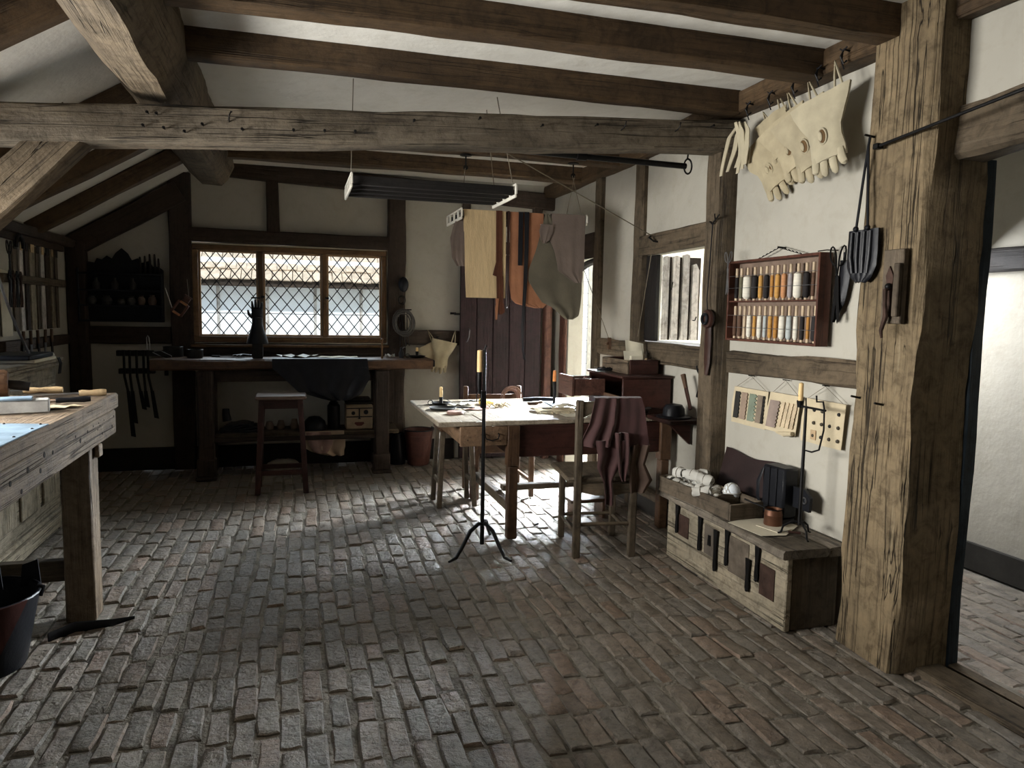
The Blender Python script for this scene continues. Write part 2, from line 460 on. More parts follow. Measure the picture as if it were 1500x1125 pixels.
def thing(name, label, cat, loc=(0, 0, 0), rot=(0, 0, 0), group=None, kind=None):
    o = bpy.data.objects.new(name, None); COL.objects.link(o)
    o.empty_display_size = 0.05
    o.location = loc; o.rotation_euler = rot
    o['label'] = label; o['category'] = cat
    if group: o['group'] = group
    if kind: o['kind'] = kind
    return o

def solo(name, mb, mat, label, cat, loc=(0, 0, 0), rot=(0, 0, 0), group=None, kind=None, smooth=True):
    o = part(name, mb, mat, None, loc, rot, label, smooth)
    o['category'] = cat
    if group: o['group'] = group
    if kind: o['kind'] = kind
    return o

def struct(name, mb, mat, label=None, cat=None, loc=(0, 0, 0)):
    o = part(name, mb, mat, None, loc)
    o['kind'] = 'structure'
    if label: o['label'] = label
    if cat: o['category'] = cat
    return o

def frame_matrix(a, b, up):
    a, b, up = Vector(a), Vector(b), Vector(up)
    x = (b - a).normalized(); z = (up - x * up.dot(x)).normalized(); y = z.cross(x)
    m = Matrix((x, y, z)).transposed().to_4x4(); m.translation = a
    return m

def timber_mb(Lg, w, h, ch=0.012, wob=0.006, seed=0, seg=0.14, w1=None, h1=None, bow=0.0):
    n = max(2, int(Lg / seg)); mb = MB()
    w1 = w1 or w; h1 = h1 or h
    fn = [smooth_noise(seed * 17 + k) for k in range(12)]
    rr = random.Random(seed + 5)
    vs = []; fs = []
    for i in range(n + 1):
        x = Lg * i / n; t = i / n
        W = (w * (1 - t) + w1 * t) / 2; Hh = (h * (1 - t) + h1 * t) / 2
        b0 = bow * sin(pi * t)
        c = [ch * (1 + 0.6 * fn[8 + q](x * 2.3)) for q in range(4)]
        ring = [(W, -Hh + c[0]), (W, Hh - c[1]), (W - c[1], Hh), (-W + c[2], Hh), (-W, Hh - c[2]), (-W, -Hh + c[3]), (-W + c[3], -Hh), (W - c[0], -Hh)]
        for q, (yy, zz) in enumerate(ring):
            k = fn[q](x * 1.7) * wob
            vs.append((x, yy + k + rr.uniform(-1, 1) * wob * .25, zz + fn[(q + 3) % 8](x * 1.3) * wob + b0 + rr.uniform(-1, 1) * wob * .25))
    for i in range(n):
        for q in range(8):
            q2 = (q + 1) % 8
            fs.append((i * 8 + q, i * 8 + q2, (i + 1) * 8 + q2, (i + 1) * 8 + q))
    fs.append(tuple(range(7, -1, -1))); fs.append(tuple(n * 8 + k for k in range(8)))
    mb.add(vs, fs)
    return mb

_ts = [0]
def timber(name, a, b, w, h, mat='frame', up=(0, 0, 1), parent=None, label=None, cat=None, **kw):
    _ts[0] += 1
    a, b = Vector(a), Vector(b)
    mb = timber_mb((b - a).length, w, h, seed=_ts[0], **kw)
    o = bpy.data.objects.new(name, mb.mesh(name, wood(mat, 'X') if isinstance(mat, str) else mat))
    COL.objects.link(o)
    if parent is not None:
        o.parent = parent
        o.matrix_local = frame_matrix(a, b, up)
    else:
        o.matrix_world = frame_matrix(a, b, up)
        o['kind'] = 'structure'
    if label: o['label'] = label
    if cat and parent is None: o['category'] = cat
    return o

def copy_thing(o, loc, rot=None, label=None):
    c = o.copy(); COL.objects.link(c); c.location = loc
    if rot is not None: c.rotation_euler = rot
    if label: c['label'] = label
    for ch in list(o.children):
        d = ch.copy(); COL.objects.link(d); d.parent = c
        for g in list(ch.children):
            e = g.copy(); COL.objects.link(e); e.parent = d
    return c
# ================================================================== THE SHELL
XR, YB, XL, ZC = 2.60, 7.40, -1.92, 2.83
# floor base and bricks
fb = MB().box(XL - .15, 4.15, -1.7, 7.6, -0.12, -0.010)
floor = struct('floor', fb, M_MORTAR, 'uneven brick floor laid in running courses towards the window wall', 'floor')

def brick_mb(w, l, h, rnd, fine=True):
    # top at z=0, rounded worn arrises; w along x, l along y
    mb = MB()
    nx, ny = (2, 3) if fine else (1, 1)
    e = rnd.uniform(.006, .011)
    def top(i, j):
        x = -w / 2 + e + (w - 2 * e) * i / nx + rnd.uniform(-.004, .004); y = -l / 2 + e + (l - 2 * e) * j / ny + rnd.uniform(-.006, .006)
        return (x, y, rnd.uniform(-.004, .0015))
    vs = []; g = {}
    for i in range(nx + 1):
        for j in range(ny + 1):
            g[i, j] = len(vs); vs.append(top(i, j))
    fs = [(g[i, j], g[i + 1, j], g[i + 1, j + 1], g[i, j + 1]) for i in range(nx) for j in range(ny)]
    rim = [(i, 0) for i in range(nx)] + [(nx, j) for j in range(ny)] + [(nx - i, ny) for i in range(nx)] + [(0, ny - j) for j in range(ny)]
    lo1 = []; lo2 = []
    for (i, j) in rim:
        x, y, z = vs[g[i, j]]
        ox = -e if i == 0 else (e if i == nx else 0); oy = -e if j == 0 else (e if j == ny else 0)
        if ox and oy: ox *= .7; oy *= .7
        ox += rnd.uniform(-.003, .002); oy += rnd.uniform(-.004, .003)
        lo1.append(len(vs)); vs.append((x + ox, y + oy, -e * 1.0))
    n = len(rim)
    if fine:
        for k in range(n):
            x, y, z = vs[lo1[k]]
            lo2.append(len(vs)); vs.append((x * 1.0, y * 1.0, -h))
    for k in range(n):
        a, b = rim[k], rim[(k + 1) % n]
        fs.append((g[a], lo1[k], lo1[(k + 1) % n], g[b]))
        if fine: fs.append((lo1[k], lo2[k], lo2[(k + 1) % n], lo1[(k + 1) % n]))
    mb.add(vs, fs)
    return mb

rnd = random.Random(11)
PW, PL = 0.0885, 0.248
variants = []
for k in range(16):
    variants.append(brick_mb(PW - .004 - rnd.uniform(0, .009), PL - .005 - rnd.uniform(0, .02), .03, rnd).mesh('brick', M_BRICK))
def in_view(x, y):
    d = Vector((x, y, -EYE)); z = d.dot(_F)
    if z < .2: return None
    px = 750 + CAM_F * d.dot(_R) / z; py = 562.5 - CAM_F * d.dot(_U) / z
    return (px, py, z)
cells = []
nc = int((XR - XL) / PW) + 1
for i in range(nc):
    off = (i % 2) * PL / 2 + rnd.uniform(-.03, .03)
    y = 0.9 + off
    while y < YB - .02:
        l = PL * rnd.choice((1, 1, 1, 1, .97, .9, .62 if rnd.random() < .5 else 1))
        x = XL + .05 + i * PW + .022 * sin(y * 1.1 + i * .05) + .010 * sin(y * 3.1 + i)
        cells.append((x, y + l / 2, l)); y += l
for i in range(12):      # the next room, beyond the sill
    y = 0.6 + (i % 2) * PL / 2
    while y < 3.8:
        cells.append((2.80 + i * PW + .01 * sin(y * 3 + i), y + PL / 2, PL)); y += PL
scored = []
for c in cells:
    v = in_view(c[0], c[1])
    scored.append((v[2] if v and -80 < v[0] < 1580 and v[1] < 1220 else 99, c))
scored.sort(key=lambda q: q[0])
far = MB()
for n_, (zz, (x, y, l)) in enumerate(scored):
    tilt = (rnd.uniform(-.028, .028), rnd.uniform(-.04, .04), rnd.uniform(-.03, .03)); dz = rnd.uniform(-.006, .004)
    if n_ < 300:
        o = bpy.data.objects.new('brick', variants[rnd.randrange(16)])
        COL.objects.link(o); o.parent = floor
        o.location = (x, y, dz); o.rotation_euler = tilt
        o.scale = (1, l / PL, 1)
    else:
        b = brick_mb(PW - .004 - rnd.uniform(0, .009), l - .005 - rnd.uniform(0, .014), .03, rnd, fine=zz < 6)
        far.add(b.v, b.f, Matrix.Translation((x, y, dz)) @ Euler(tilt).to_matrix().to_4x4())
fo = part('brick_paving', far, M_BRICK, floor, kind='stuff')

# walls
w = MB()
w.box(XL - .15, -1.0, YB, YB + .15, 0, 3.0); w.box(-1.0, .95, YB, YB + .15, 0, 1.15); w.box(-1.0, .95, YB, YB + .15, 2.12, 3.0); w.box(.95, 2.75, YB, YB + .15, 0, 3.0)
wall_back = struct('wall_back', w, M_WALL, 'limewashed back wall with dark timbers around the leaded window', 'wall')
w = MB()
DY0, DY1, DZ = 6.14, 6.86, 2.03
WY0, WY1, WZ0, WZ1 = 4.22, 5.24, 1.31, 1.985
w.box(XR, 2.75, DY1, YB, 0, 3.0); w.box(XR, 2.75, DY0, DY1, DZ, 3.0); w.box(XR, 2.75, WY1, DY0, 0, 3.0)
w.box(XR, 2.75, WY0, WY1, 0, WZ0); w.box(XR, 2.75, WY0, WY1, WZ1, 3.0); w.box(XR, 2.75, 2.6, WY0, 0, 3.0)
w.box(XR, 2.75, .9, 2.6, 2.2, 3.0); w.box(XR, 2.75, -1.6, .9, 0, 3.0)
wall_right = struct('wall_right', w, M_WALL, 'limewashed right wall with shuttered opening, back door and near doorway', 'wall')
w = MB()
w.box(XL - .15, XL, 5.05, YB, 0, 2.3); w.box(XL - .15, XL, 2.05, 5.05, 0, 1.18); w.box(XL - .15, XL, 2.05, 5.05, 2.12, 2.3); w.box(XL - .15, XL, -1.6, 2.05, 0, 2.3)
wall_left = struct('wall_left', w, M_WALL, 'low left wall under the sloping ceiling, hung with tools', 'wall')
struct('wall_front', MB().box(XL - .15, 4.15, -1.75, -1.6, 0, 3.0), 'frame', 'unseen wall behind the viewer, made dark to cut bounced light', 'wall')  # unseen wall; its dark boarding is made up to keep viewer-facing sides dim
w = MB(); w.box(3.97, 4.12, -1.6, 4.0, 0, 3.0)
struct('wall_next_room', w, M_WALL, 'pale wall of the next room seen through the near doorway', 'wall')
struct('wall_next_room_end', MB().box(2.75, 4.12, 4.0, 4.1, 0, 3.0), M_WALL, 'end wall of the next room', 'wall')
c = MB()
c.box(-.8, 4.15, -1.75, YB + .15, ZC, ZC + .12)
c.prism([(-.78, 2.83), (-.78, 2.95), (-2.1, 2.12), (-2.1, 2.0)], 'xz', -1.75, YB + .15)
struct('ceiling', c, M_CEIL, 'limewashed ceiling, flat on the right and sloping on the left', 'ceiling')

# ------------------------------------------------------------------ big timbers
tie = timber('tie_beam', (-1.95, 4.04, 2.30), (2.56, 4.04, 2.598), .20, .17, 'tie', wob=.010, ch=.016, label='long grey-brown tie beam studded with nails crossing the room', cat='beam')
# the nails and hooks driven into its face
def nail_mb(l=.035, r=.0035):
    return MB().tube([(0, 0, 0), (0, -l, .003), (0, -l, -.006)], [r, r, r * 1.6], 6).cyl((0, -l - .002, 0), (0, -l + .002, 0), r * 2.2, n=7)
nm = nail_mb().mesh('nail', M_IRON)
hookm = MB().tube([(0, 0, 0), (0, -.035, .004), (.004, -.05, .02), (.01, -.045, .038), (.014, -.03, .042)], .0035, 6).mesh('hook', M_IRON)
def tie_z(x): return 2.30 + (x + 1.95) * .298 / 4.51
for x, dz in ((-.62, .035), (-.59, -.03), (-.66, .04), (-.42, -.01), (-.24, -.03), (.0, -.03), (.15, -.03), (.3, -.03), (-.68, -.02), (.95, .05), (1.3, .02), (1.62, .03), (2.35, .04), (-.5, -.045), (.6, .03)):
    o = bpy.data.objects.new('nail', nm); COL.objects.link(o)
    o.parent = tie; o.matrix_local = tie.matrix_world.inverted() @ Matrix.Translation((x, 3.938, tie_z(x) + dz)) @ Euler((0, random.Random(x).uniform(-.5, .5), 0)).to_matrix().to_4x4()
for x in (1.78, 2.12, -.3):
    o = bpy.data.objects.new('hook', hookm); COL.objects.link(o)
    o.parent = tie; o.matrix_local = tie.matrix_world.inverted() @ Matrix.Translation((x, 3.94, tie_z(x) + .01))

# purlin: a heavy rounded arris beam
def rot_timber(name, pts, prof, mat, label, cat, seed=3):
    pass
pm = MB(); n = 56; fn = [smooth_noise(50 + k) for k in range(10)]
prof = [(-.20, .33), (-.235, .20), (-.175, .075), (-.09, .0), (.06, -.012), (.115, .04), (.16, .16), (.15, .34)]
vs = []; fs = []
Lp = 8.55; rr = random.Random(4)
for i in range(n + 1):
    x = Lp * i / n
    for q, (a, b) in enumerate(prof):
        k = fn[q](x * 1.8) * .016 + rr.uniform(-.003, .003)
        tp = 1.0 if x < Lp - .25 else 1 - .25 * ((x - Lp + .25) / .25) ** 2
        vs.append((x, -(a * tp + k), (b - .15) * tp + .15 + fn[(q + 4) % 8](x * 1.4) * .012))
for i in range(n):
    for q in range(8):
        q2 = (q + 1) % 8
        fs.append((i * 8 + q, i * 8 + q2, (i + 1) * 8 + q2, (i + 1) * 8 + q))
fs.append(tuple(range(7, -1, -1))); fs.append(tuple(n * 8 + k for k in range(8)))
pm.add(vs, fs)
pur = bpy.data.objects.new('purlin', pm.mesh('purlin', wood('purlin', 'X'))); COL.objects.link(pur)
pur.matrix_world = frame_matrix((-.62, -1.5, 2.50), (-.66, 7.1, 2.56), (0, 0, 1))
pur['kind'] = 'structure'; pur['label'] = 'heavy rough purlin running towards the window with a rounded end'; pur['category'] = 'beam'

# joists and rafters
jl = {-.6: 0}
JY = [(-.9, .16), (.1, .16), (1.05, .15), (1.92, .15), (2.62, .14), (3.16, .15), (3.88, .12), (5.53, .13), (6.34, .14)]
labels = ['', '', '', '', 'nearest ceiling joist meeting the big post at top right', 'second ceiling joist in front of the tie beam', 'ceiling joist just in front of the tie beam', 'ceiling joist above the airer, nearer one behind the tie beam', 'ceiling joist closest to the back wall plate']
for i, (y, wd) in enumerate(JY):
    zb = 2.70
    timber('ceiling_joist', (-.55, y + wd / 2, zb + .085), (2.5, y + wd / 2, zb + .085), wd, .17, 'joist', wob=.007, ch=.012,
           label=labels[i] or 'ceiling joist behind the viewer', cat='joist', bow=.006)
for i, y in enumerate((.9, 2.3, 3.30, 4.62, 5.5, 6.3)):
    timber('rafter', (-.80, y + .07, 2.735), (-2.0, y + .07, 2.015), .12, .12, 'joist', wob=.007, label='rafter number %s under the sloping ceiling counted from the window wall' % ['six', 'five', 'four', 'three', 'two', 'one'][i] if 0 else
           ['rafter above the near left, behind the viewer', 'rafter behind the viewer on the left slope', 'rafter in the top left corner in front of the tie beam', 'rafter just behind the left brace', 'middle rafter on the far left slope', 'rafter next to the window wall on the left slope'][i], cat='rafter')
timber('wall_rafter', (-.99, YB - .05, 2.55), (-2.0, YB - .05, 1.95), .10, .19, 'frame', label='dark rafter set against the window wall on the left', cat='rafter')
timber('wall_plate', (2.555, 2.70, 2.768), (2.555, YB, 2.76), .13, .125, 'joist', wob=.008, label='wall plate along the top of the right wall', cat='beam')
timber('wall_plate_near', (2.555, -1.5, 2.768), (2.555, 2.42, 2.768), .09, .125, 'joist', label='wall plate over the near doorway', cat='beam')
timber('left_wall_plate', (XL + .04, -1.5, 2.045), (XL + .04, YB, 2.045), .10, .07, 'frame', label='wall plate at the foot of the left slope', cat='beam')
# brace at the upper left
timber('knee_brace', (-.96, 4.04, 2.385), (-1.95, 4.04, 1.385), .15, .185, 'purlin', wob=.008, label='diagonal brace rising to the tie beam at upper left', cat='brace')

# back wall timbers
F = 'frame'
yb = YB - .02
def bt(name, a, b, w_, h_, label, mat=F, **kw): return timber(name, a, b, w_, h_, mat, up=kw.pop('up', (0, -1, 0)), label=label, cat='timber', **kw)
# box-like timbers: local y = breadth, local z = depth towards the room
bt('back_plate', (-.8, yb, 2.80), (2.6, yb, 2.66), .165, .08, 'plate along the top of the window wall')
bt('back_post', (-1.0, yb, 0), (-1.0, yb, 2.72), .19, .09, 'upright post left of the leaded window')
bt('back_post', (.955, yb, 0), (.965, yb, 2.72), .175, .10, 'curved upright post right of the leaded window', wob=.014)
bt('back_stud', (-.19, yb, 2.23), (-.2, yb, 2.75), .125, .06, 'short stud above the leaded window', w1=.10)
bt('window_head', (-.92, yb, 2.175), (.89, yb, 2.165), .125, .09, 'head beam over the leaded window')
bt('window_sill_beam', (-.92, yb, 1.125), (.89, yb, 1.115), .125, .09, 'sill beam under the leaded window')
bt('back_rail', (1.04, yb, 1.25), (1.60, yb, 1.245), .15, .07, 'short rail between post and plank door')
bt('back_rail', (-1.9, yb, 1.25), (-1.1, yb, 1.25), .155, .07, 'rail under the dark wall shelf')
bt('back_stud', (1.66, yb, 2.2), (1.66, yb, 2.68), .085, .07, 'stud over the left side of the plank door')
bt('back_stud', (2.42, yb, 2.2), (2.42, yb, 2.68), .10, .07, 'stud over the right side of the plank door')
bt('door_head', (1.58, yb, 2.18), (2.6, yb, 2.16), .12, .09, 'head beam behind the hanging leathers')
bt('corner_post', (-1.84, yb - .02, 0), (-1.84, yb - .02, 2.06), .15, .16, 'dark corner post left of the window wall')
struct('baseboard_back', MB().box(-1.9, 1.56, YB - .03, YB, 0, .21, .006), 'black', 'dark skirting board below the window wall', 'skirting')
struct('baseboard_right', MB().box(XR - .025, XR, 4.25, 6.1, 0, .16, .006), M_TAR, 'dark skirting board beside the work table', 'skirting')
struct('baseboard_next_room', MB().box(3.945, 3.97, -1.5, 3.99, 0, .17, .006), M_TAR, 'tarred skirting board in the next room', 'skirting')

# right wall timbers (local y along the wall, depth along -X)
U = (-1, 0, 0)
def rt(name, a, b, w_, h_, label, mat='frame', **kw): return timber(name, a, b, w_, h_, mat, up=U, label=label, cat='timber', **kw)
rt('door_post', (XR - .005, 6.13, 0), (XR - .005, 6.11, 2.72), .14, .07, 'post beside the back door opening', 'rail')
rt('wall_stud', (XR - .005, 5.31, 1.2), (XR - .005, 5.30, 2.72), .15, .07, 'stud left of the shuttered opening', 'rail')
rt('wall_stud', (XR - .005, 5.33, 0), (XR - .005, 5.32, 1.3), .13, .06, 'lower stud behind the desk box', 'rail')
rt('opening_head', (XR - .005, 4.12, 2.06), (XR - .005, 5.26, 2.045), .15, .07, 'head beam over the shuttered opening', 'rail')
rt('opening_sill', (XR - .005, 4.12, 1.235), (XR - .005, 5.26, 1.235), .155, .08, 'sill beam under the shuttered opening', 'rail')
rt('wall_rail', (XR - .005, 5.38, 1.235), (XR - .005, 6.07, 1.235), .14, .05, 'short rail behind the rope cleat', 'rail')
rt('wall_rail', (XR - .01, 2.80, 1.25), (XR - .01, 3.98, 1.24), .13, .07, 'weathered rail under the thread rack', 'rail', wob=.012)
rt('door_top_rail', (XR - .005, 6.2, 2.14), (XR - .005, 7.35, 2.13), .22, .05, 'timber over the back door opening')
# posts
timber('wall_post', (2.565, 4.10, 0), (2.565, 4.10, 2.55), .17, .16, 'rail', up=(0, -1, 0), ch=.01, label='square post under the right end of the tie beam', cat='post')
bp = timber('great_post', (2.59, 2.60, 0), (2.60, 2.60, 2.84), .315, .35, 'post', up=(0, -1, 0), ch=.02, wob=.016, seg=.09, label='massive cracked oak post at the right of the room', cat='post')
timber('door_lintel', (2.64, -1.4, 2.27), (2.64, 2.45, 2.27), .16, .21, 'rail', wob=.02, bow=.06, label='curved lintel over the near doorway', cat='lintel')
# threshold
timber('threshold', (2.63, .9, -.005), (2.63, 2.44, -.005), .16, .05, 'rail', wob=.004, label='worn timber sill of the near doorway', cat='sill')
st = MB().box(2.74, 2.80, .9, 2.44, -.03, .012, .006)
struct('threshold_strip', st, 'rail', 'narrow outer board of the doorway sill', 'sill')
# dark door swung back into the next room
d2 = thing('door_2', 'dark plank door swung open behind the great post', 'door', (2.765, 2.51, .03), (0, 0, radians(1)), kind='structure')
for k in range(1, 6):
    part('plank', MB().box(-.02 + k * .0, 0.0, 0.0, .0, 0, .1) if 0 else MB().box(0, .045, .0 + (k - 1) * .16, .156 + (k - 1) * .16, 0, 2.16, .006), 'blue', d2)
timber('door_jamb', (2.765, 2.465, 0), (2.765, 2.465, 2.18), .075, .08, 'blue', up=(0, -1, 0), label='dark jamb of the near doorway', cat='jamb')
timber('next_room_rail', (3.945, -1.4, 1.875), (3.945, 3.95, 1.875), .05, .135, 'black', label='dark rail across the next room wall', cat='rail')
part('peg', MB().lathe([(.0, 0), (.02, 0), (.02, .012), (.0, .014)], 12), M_IRON, None, (3.915, 3.45, 1.87), (0, -pi / 2, 0))
bpy.data.objects['peg']['label'] = 'round peg in the dark rail of the next room'; bpy.data.objects['peg']['category'] = 'peg'

# ------------------------------------------------------------------ leaded window
win = thing('window_1', 'three-light leaded window with diamond panes above the back bench', 'window', (-.02, YB, 1.19), kind='structure')
def wpart(name, x0, x1, z0, z1, y0, y1, mat='window'):
    return part(name, MB().box(x0, x1, y0, y1, z0, z1, .005), mat, win)
HW, HH = .885, .90
wpart('window_frame', -HW, HW, 0, .055, -.045, .06); wpart('window_frame', -HW, HW, HH - .05, HH, -.045, .06)
for x in (-HW, HW - .05): wpart('window_frame', x, x + .05, .055, HH - .05, -.045, .06)
for x in (-.315, .268): wpart('mullion', x, x + .045, .055, HH - .05, -.05, .05)
# pale lime fillet around the frame
part('lime_fillet', MB().box(-HW - .022, HW + .022, -.035, .0, -.018, 0, .003).box(-HW - .022, HW + .022, -.035, 0, HH, HH + .016, .003).box(-HW - .02, -HW, -.035, 0, 0, HH, .003).box(HW, HW + .02, -.035, 0, 0, HH, .003), M_PAPER, win)
part('board', MB().box(-HW - .02, HW + .02, -.10, .03, -.045, -.018, .006), 'window', win)
def clip(poly, a, b, c_):     # keep a*x+b*y<=c_
    out = []
    for i in range(len(poly)):
        p, q = poly[i], poly[(i + 1) % len(poly)]
        dp, dq = a * p[0] + b * p[1] - c_, a * q[0] + b * q[1] - c_
        if dp <= 0: out.append(p)
        if (dp < 0) != (dq < 0) and dp != dq:
            t = dp / (dp - dq); out.append((p[0] + (q[0] - p[0]) * t, p[1] + (q[1] - p[1]) * t))
    return out
pane_meshes = {}
for ci, (cx0, cx1) in enumerate(((-.835, -.315), (-.27, .268), (.313, .835))):
    W = cx1 - cx0; z0, z1 = .055, HH - .05; Hh = z1 - z0
    cs = part('casement', MB().box(0, .018, -.012, .012, 0, Hh, .003).box(W - .018, W, -.012, .012, 0, Hh, .003).box(.018, W - .018, -.012, .012, 0, .018, .003).box(.018, W - .018, -.012, .012, Hh - .018, Hh, .003), plain('casement_paint', (.42, .27, .15), .5, 0, .2), win, (cx0, 0, z0))
    px, pz = (W - .036) / 4.5, (Hh - .036) / 5.5
    came = MB()
    for i in range(-1, 6):
        for j in range(-1, 13):
            xc = .018 + (i + (.5 if j % 2 else 0)) * px + px * .25; zc = .018 + j * pz / 2 + pz * .1
            poly = [(xc - px / 2, zc), (xc, zc - pz / 2), (xc + px / 2, zc), (xc, zc + pz / 2)]
            for a_, b_, c_ in ((-1, 0, -.018), (1, 0, W - .018), (0, -1, -.018), (0, 1, Hh - .018)):
                if poly: poly = clip(poly, a_, b_, c_)
            if len(poly) < 3: continue
            area = abs(sum(poly[k][0] * poly[(k + 1) % len(poly)][1] - poly[(k + 1) % len(poly)][0] * poly[k][1] for k in range(len(poly)))) / 2
            if area < 2e-4: continue
            cx = sum(p[0] for p in poly) / len(poly); cz = sum(p[1] for p in poly) / len(poly)
            key = tuple((round(p[0] - cx, 3), round(p[1] - cz, 3)) for p in poly)
            if key not in pane_meshes:
                pane_meshes[key] = MB().prism([(p[0] - cx, p[1] - cz) for p in poly], 'xz', -.0015, .0015).mesh('pane', M_GLASS, False)
            o = bpy.data.objects.new('pane', pane_meshes[key]); COL.objects.link(o); o.parent = cs
            o.location = (cx, 0, cz); o.rotation_euler = (rnd.uniform(-.02, .02), 0, rnd.uniform(-.02, .02))
            for k in range(len(poly)):
                p, q = poly[k], poly[(k + 1) % len(poly)]
                if abs(p[0] - q[0]) > .004 and abs(p[1] - q[1]) > .004 and p[0] < q[0]:
                    came.tube([(p[0], 0, p[1]), (q[0], 0, q[1])], .0046, 5)
    part('lead_came', came, M_LEAD, cs, kind='stuff')
    part('tie_bar', MB().box(.018, W - .018, .008, .014, Hh * .27, Hh * .27 + .006), M_IRON, cs)
part('catch', MB().box(0, .035, -.06, -.02, 0, .02, .003), M_IRON, win, (.295, -.02, .42))
part('catch', MB().box(0, .035, -.06, -.02, 0, .02, .003), M_IRON, win, (-.29, -.02, .42))

# left-hand window (its daylight falls over the near bench)
lw = thing('window_2', 'wide window in the left wall over the near bench', 'window', (XL, 3.55, 1.18), kind='structure')
for y in (-1.5, -.52, .48, 1.44): part('mullion', MB().box(-.10, -.03, y, y + .05, 0, .94, .005), 'window', lw)
part('sill', MB().box(-.15, .06, -1.5, 1.5, -.03, .0, .006), 'frame', lw)

# shuttered opening on the right wall
ow = thing('window_3', 'unglazed opening in the right wall with a board shutter swung outwards', 'window', (2.68, 4.73, 1.32), kind='structure')
part('sill', MB().box(-.06, .10, -.5, .5, -.02, .0, .004), M_RENDER, ow)
sh = part('shutter', MB().box(0, .36, .018, .03, .0, .66, .002), 'frame', ow, (.10, .57, .0))
part('batten', MB().box(.0, .36, .031, .05, .08, .15, .003), 'drift', sh)
for k in range(4):
    x0 = .006 + k * .089
    tp = (.655, .66, .675, .60)[k]
    part('board', MB().prism([(x0, 0), (x0 + .058, 0), (x0 + .058, tp - (.04 if k == 3 else 0)), (x0 + .03, tp + .01), (x0, tp)], 'xz', -.012, .014), 'drift', sh)
part('latch', MB().tube([(0, 0, 0), (0, -.03, 0), (.01, -.03, .05), (.02, -.015, .06)], .004, 6), M_IRON, sh, (.07, -.012, .40))
part('latch', MB().tube([(0, 0, 0), (0, -.03, 0), (.012, -.03, .03)], .005, 6), M_IRON, sh, (.29, -.012, .16))
part('hinge', MB().box(-.10, .02, .032, .04, .45, .49, .002), M_IRON, sh)
part('inner_shutter', MB().box(-.07, -.04, .32, .50, .0, .65, .004), 'black', ow)

# back door, swung flat against the window wall
dr = thing('door_1', 'dark plank door folded back against the window wall', 'door', (1.59, 7.28, .02), kind='structure')
for k in range(5):
    part('plank', MB().box(k * .172, k * .172 + .168, -.018, .018 - .002 * (k % 2), 0, 2.07, .005), 'door', dr)
for z in (.3, 1.6): part('ledge', MB().box(.02, .84, .018, .045, z, z + .11, .006), 'door', dr)
part('handle', MB().tube([(.09, -.018, 1.33), (.09, -.05, 1.31), (.085, -.055, 1.25), (.07, -.045, 1.2), (.065, -.02, 1.19)], .006, 7), M_STEEL, dr, label='bright curved iron handle')
part('hinge', MB().box(-.06, .0, -.012, .0, 1.46, 1.48, .002), M_IRON, dr)
timber('door_stile', (2.50, 7.22, 0), (2.50, 7.22, 2.07), .08, .10, 'jamb', up=(0, -1, 0), label='scuffed reddish door post in the corner by the back door', cat='post')
timber('door_frame', (2.60, 6.98, 0), (2.60, 6.98, 2.1), .16, .05, 'jamb', up=U, label='scuffed red-brown jamb of the back door', cat='jamb')
# arched head of the opening
ar = MB(); pts = []
for k in range(13):
    t = k / 12; y = DY0 + .02 + (.70) * t; pts.append((2.62, y, 1.93 + .10 * (1 - (2 * t - 1) ** 2) if 0 else 2.0 - .12 * t * t))
ar.tube(pts, .035, 8, flat=(1.2, .8, (1, 0, 0)))
struct('trim_1', ar, 'black', 'arched dark head of the back door opening', 'trim')
struct('transom_light_strip', MB().box(2.60, 2.63, DY0, DY1, 2.035, 2.06), M_RENDER, 'pale strip painted as the bright gap above the arched door head', 'trim')  # solid white strip stands in for daylight showing through the transom gap

# ------------------------------------------------------------------ outside
struct('yard_ground', MB().box(-9, 12, -6, 16, -.35, -.13), M_GROUND, 'pale yard outside the workshop', 'ground')
ob = thing('neighbouring_building', 'whitewashed building with tiled eaves seen through the leaded window', 'building', (0, 10.5, -.13))
part('wall', MB().box(-6, 2.4, 0, .3, 0, 2.3), M_RENDER, ob)
part('eaves_board', MB().box(-6, 2.4, -.30, -.26, 1.92, 2.02), 'frame', ob)
for k in range(6): part('timber', MB().box(-1.62 + k * .62, -1.58 + k * .62, -.02, 0, 0, 1.95), 'drift', ob)
part('timber', MB().box(-3, 2.3, -.02, 0, 1.25, 1.29), 'drift', ob)
tl = MB().box(-.06, .06, 0, .34, 0, .02, .004).mesh('tile', M_TILE)
for r_ in range(4):
    for k in range(38):
        o = bpy.data.objects.new('tile', tl); COL.objects.link(o); o.parent = ob
        o.location = (-2.4 + k * .128 + (r_ % 2) * .06, -.34 + r_ * .20, 2.0 + r_ * .14 + rnd.uniform(-.008, .008)); o.rotation_euler = (radians(30 + rnd.uniform(-3, 3)), 0, 0)
part('roof', MB().prism([(-.25, 1.98), (.3, 2.36), (3, 4.1), (3, 2.2), (.3, 2.2)], 'yz', -6, 2.4), M_TILE, ob)
cb = thing('weatherboarded_building', 'white weatherboarded building seen through the back door', 'building', (3.9, 10.5, -.13))
for k in range(22):
    part('weatherboard', MB().box(-1.35, 2.6, -.012 - .012, 0, 0, .172, .003), M_BOARD, cb, (0, 0, k * .178), (radians(4), 0, 0))
part('core', MB().box(-1.35, 2.6, .005, .3, 0, 3.95), plain('dark_core', (.12, .12, .12)), cb)
struct('yard_wall', MB().box(4.25, 4.4, 4.1, 10.4, -.13, 2.4), plain('buff_render', (.60, .55, .45), .9), 'buff wall across the side yard', 'wall')
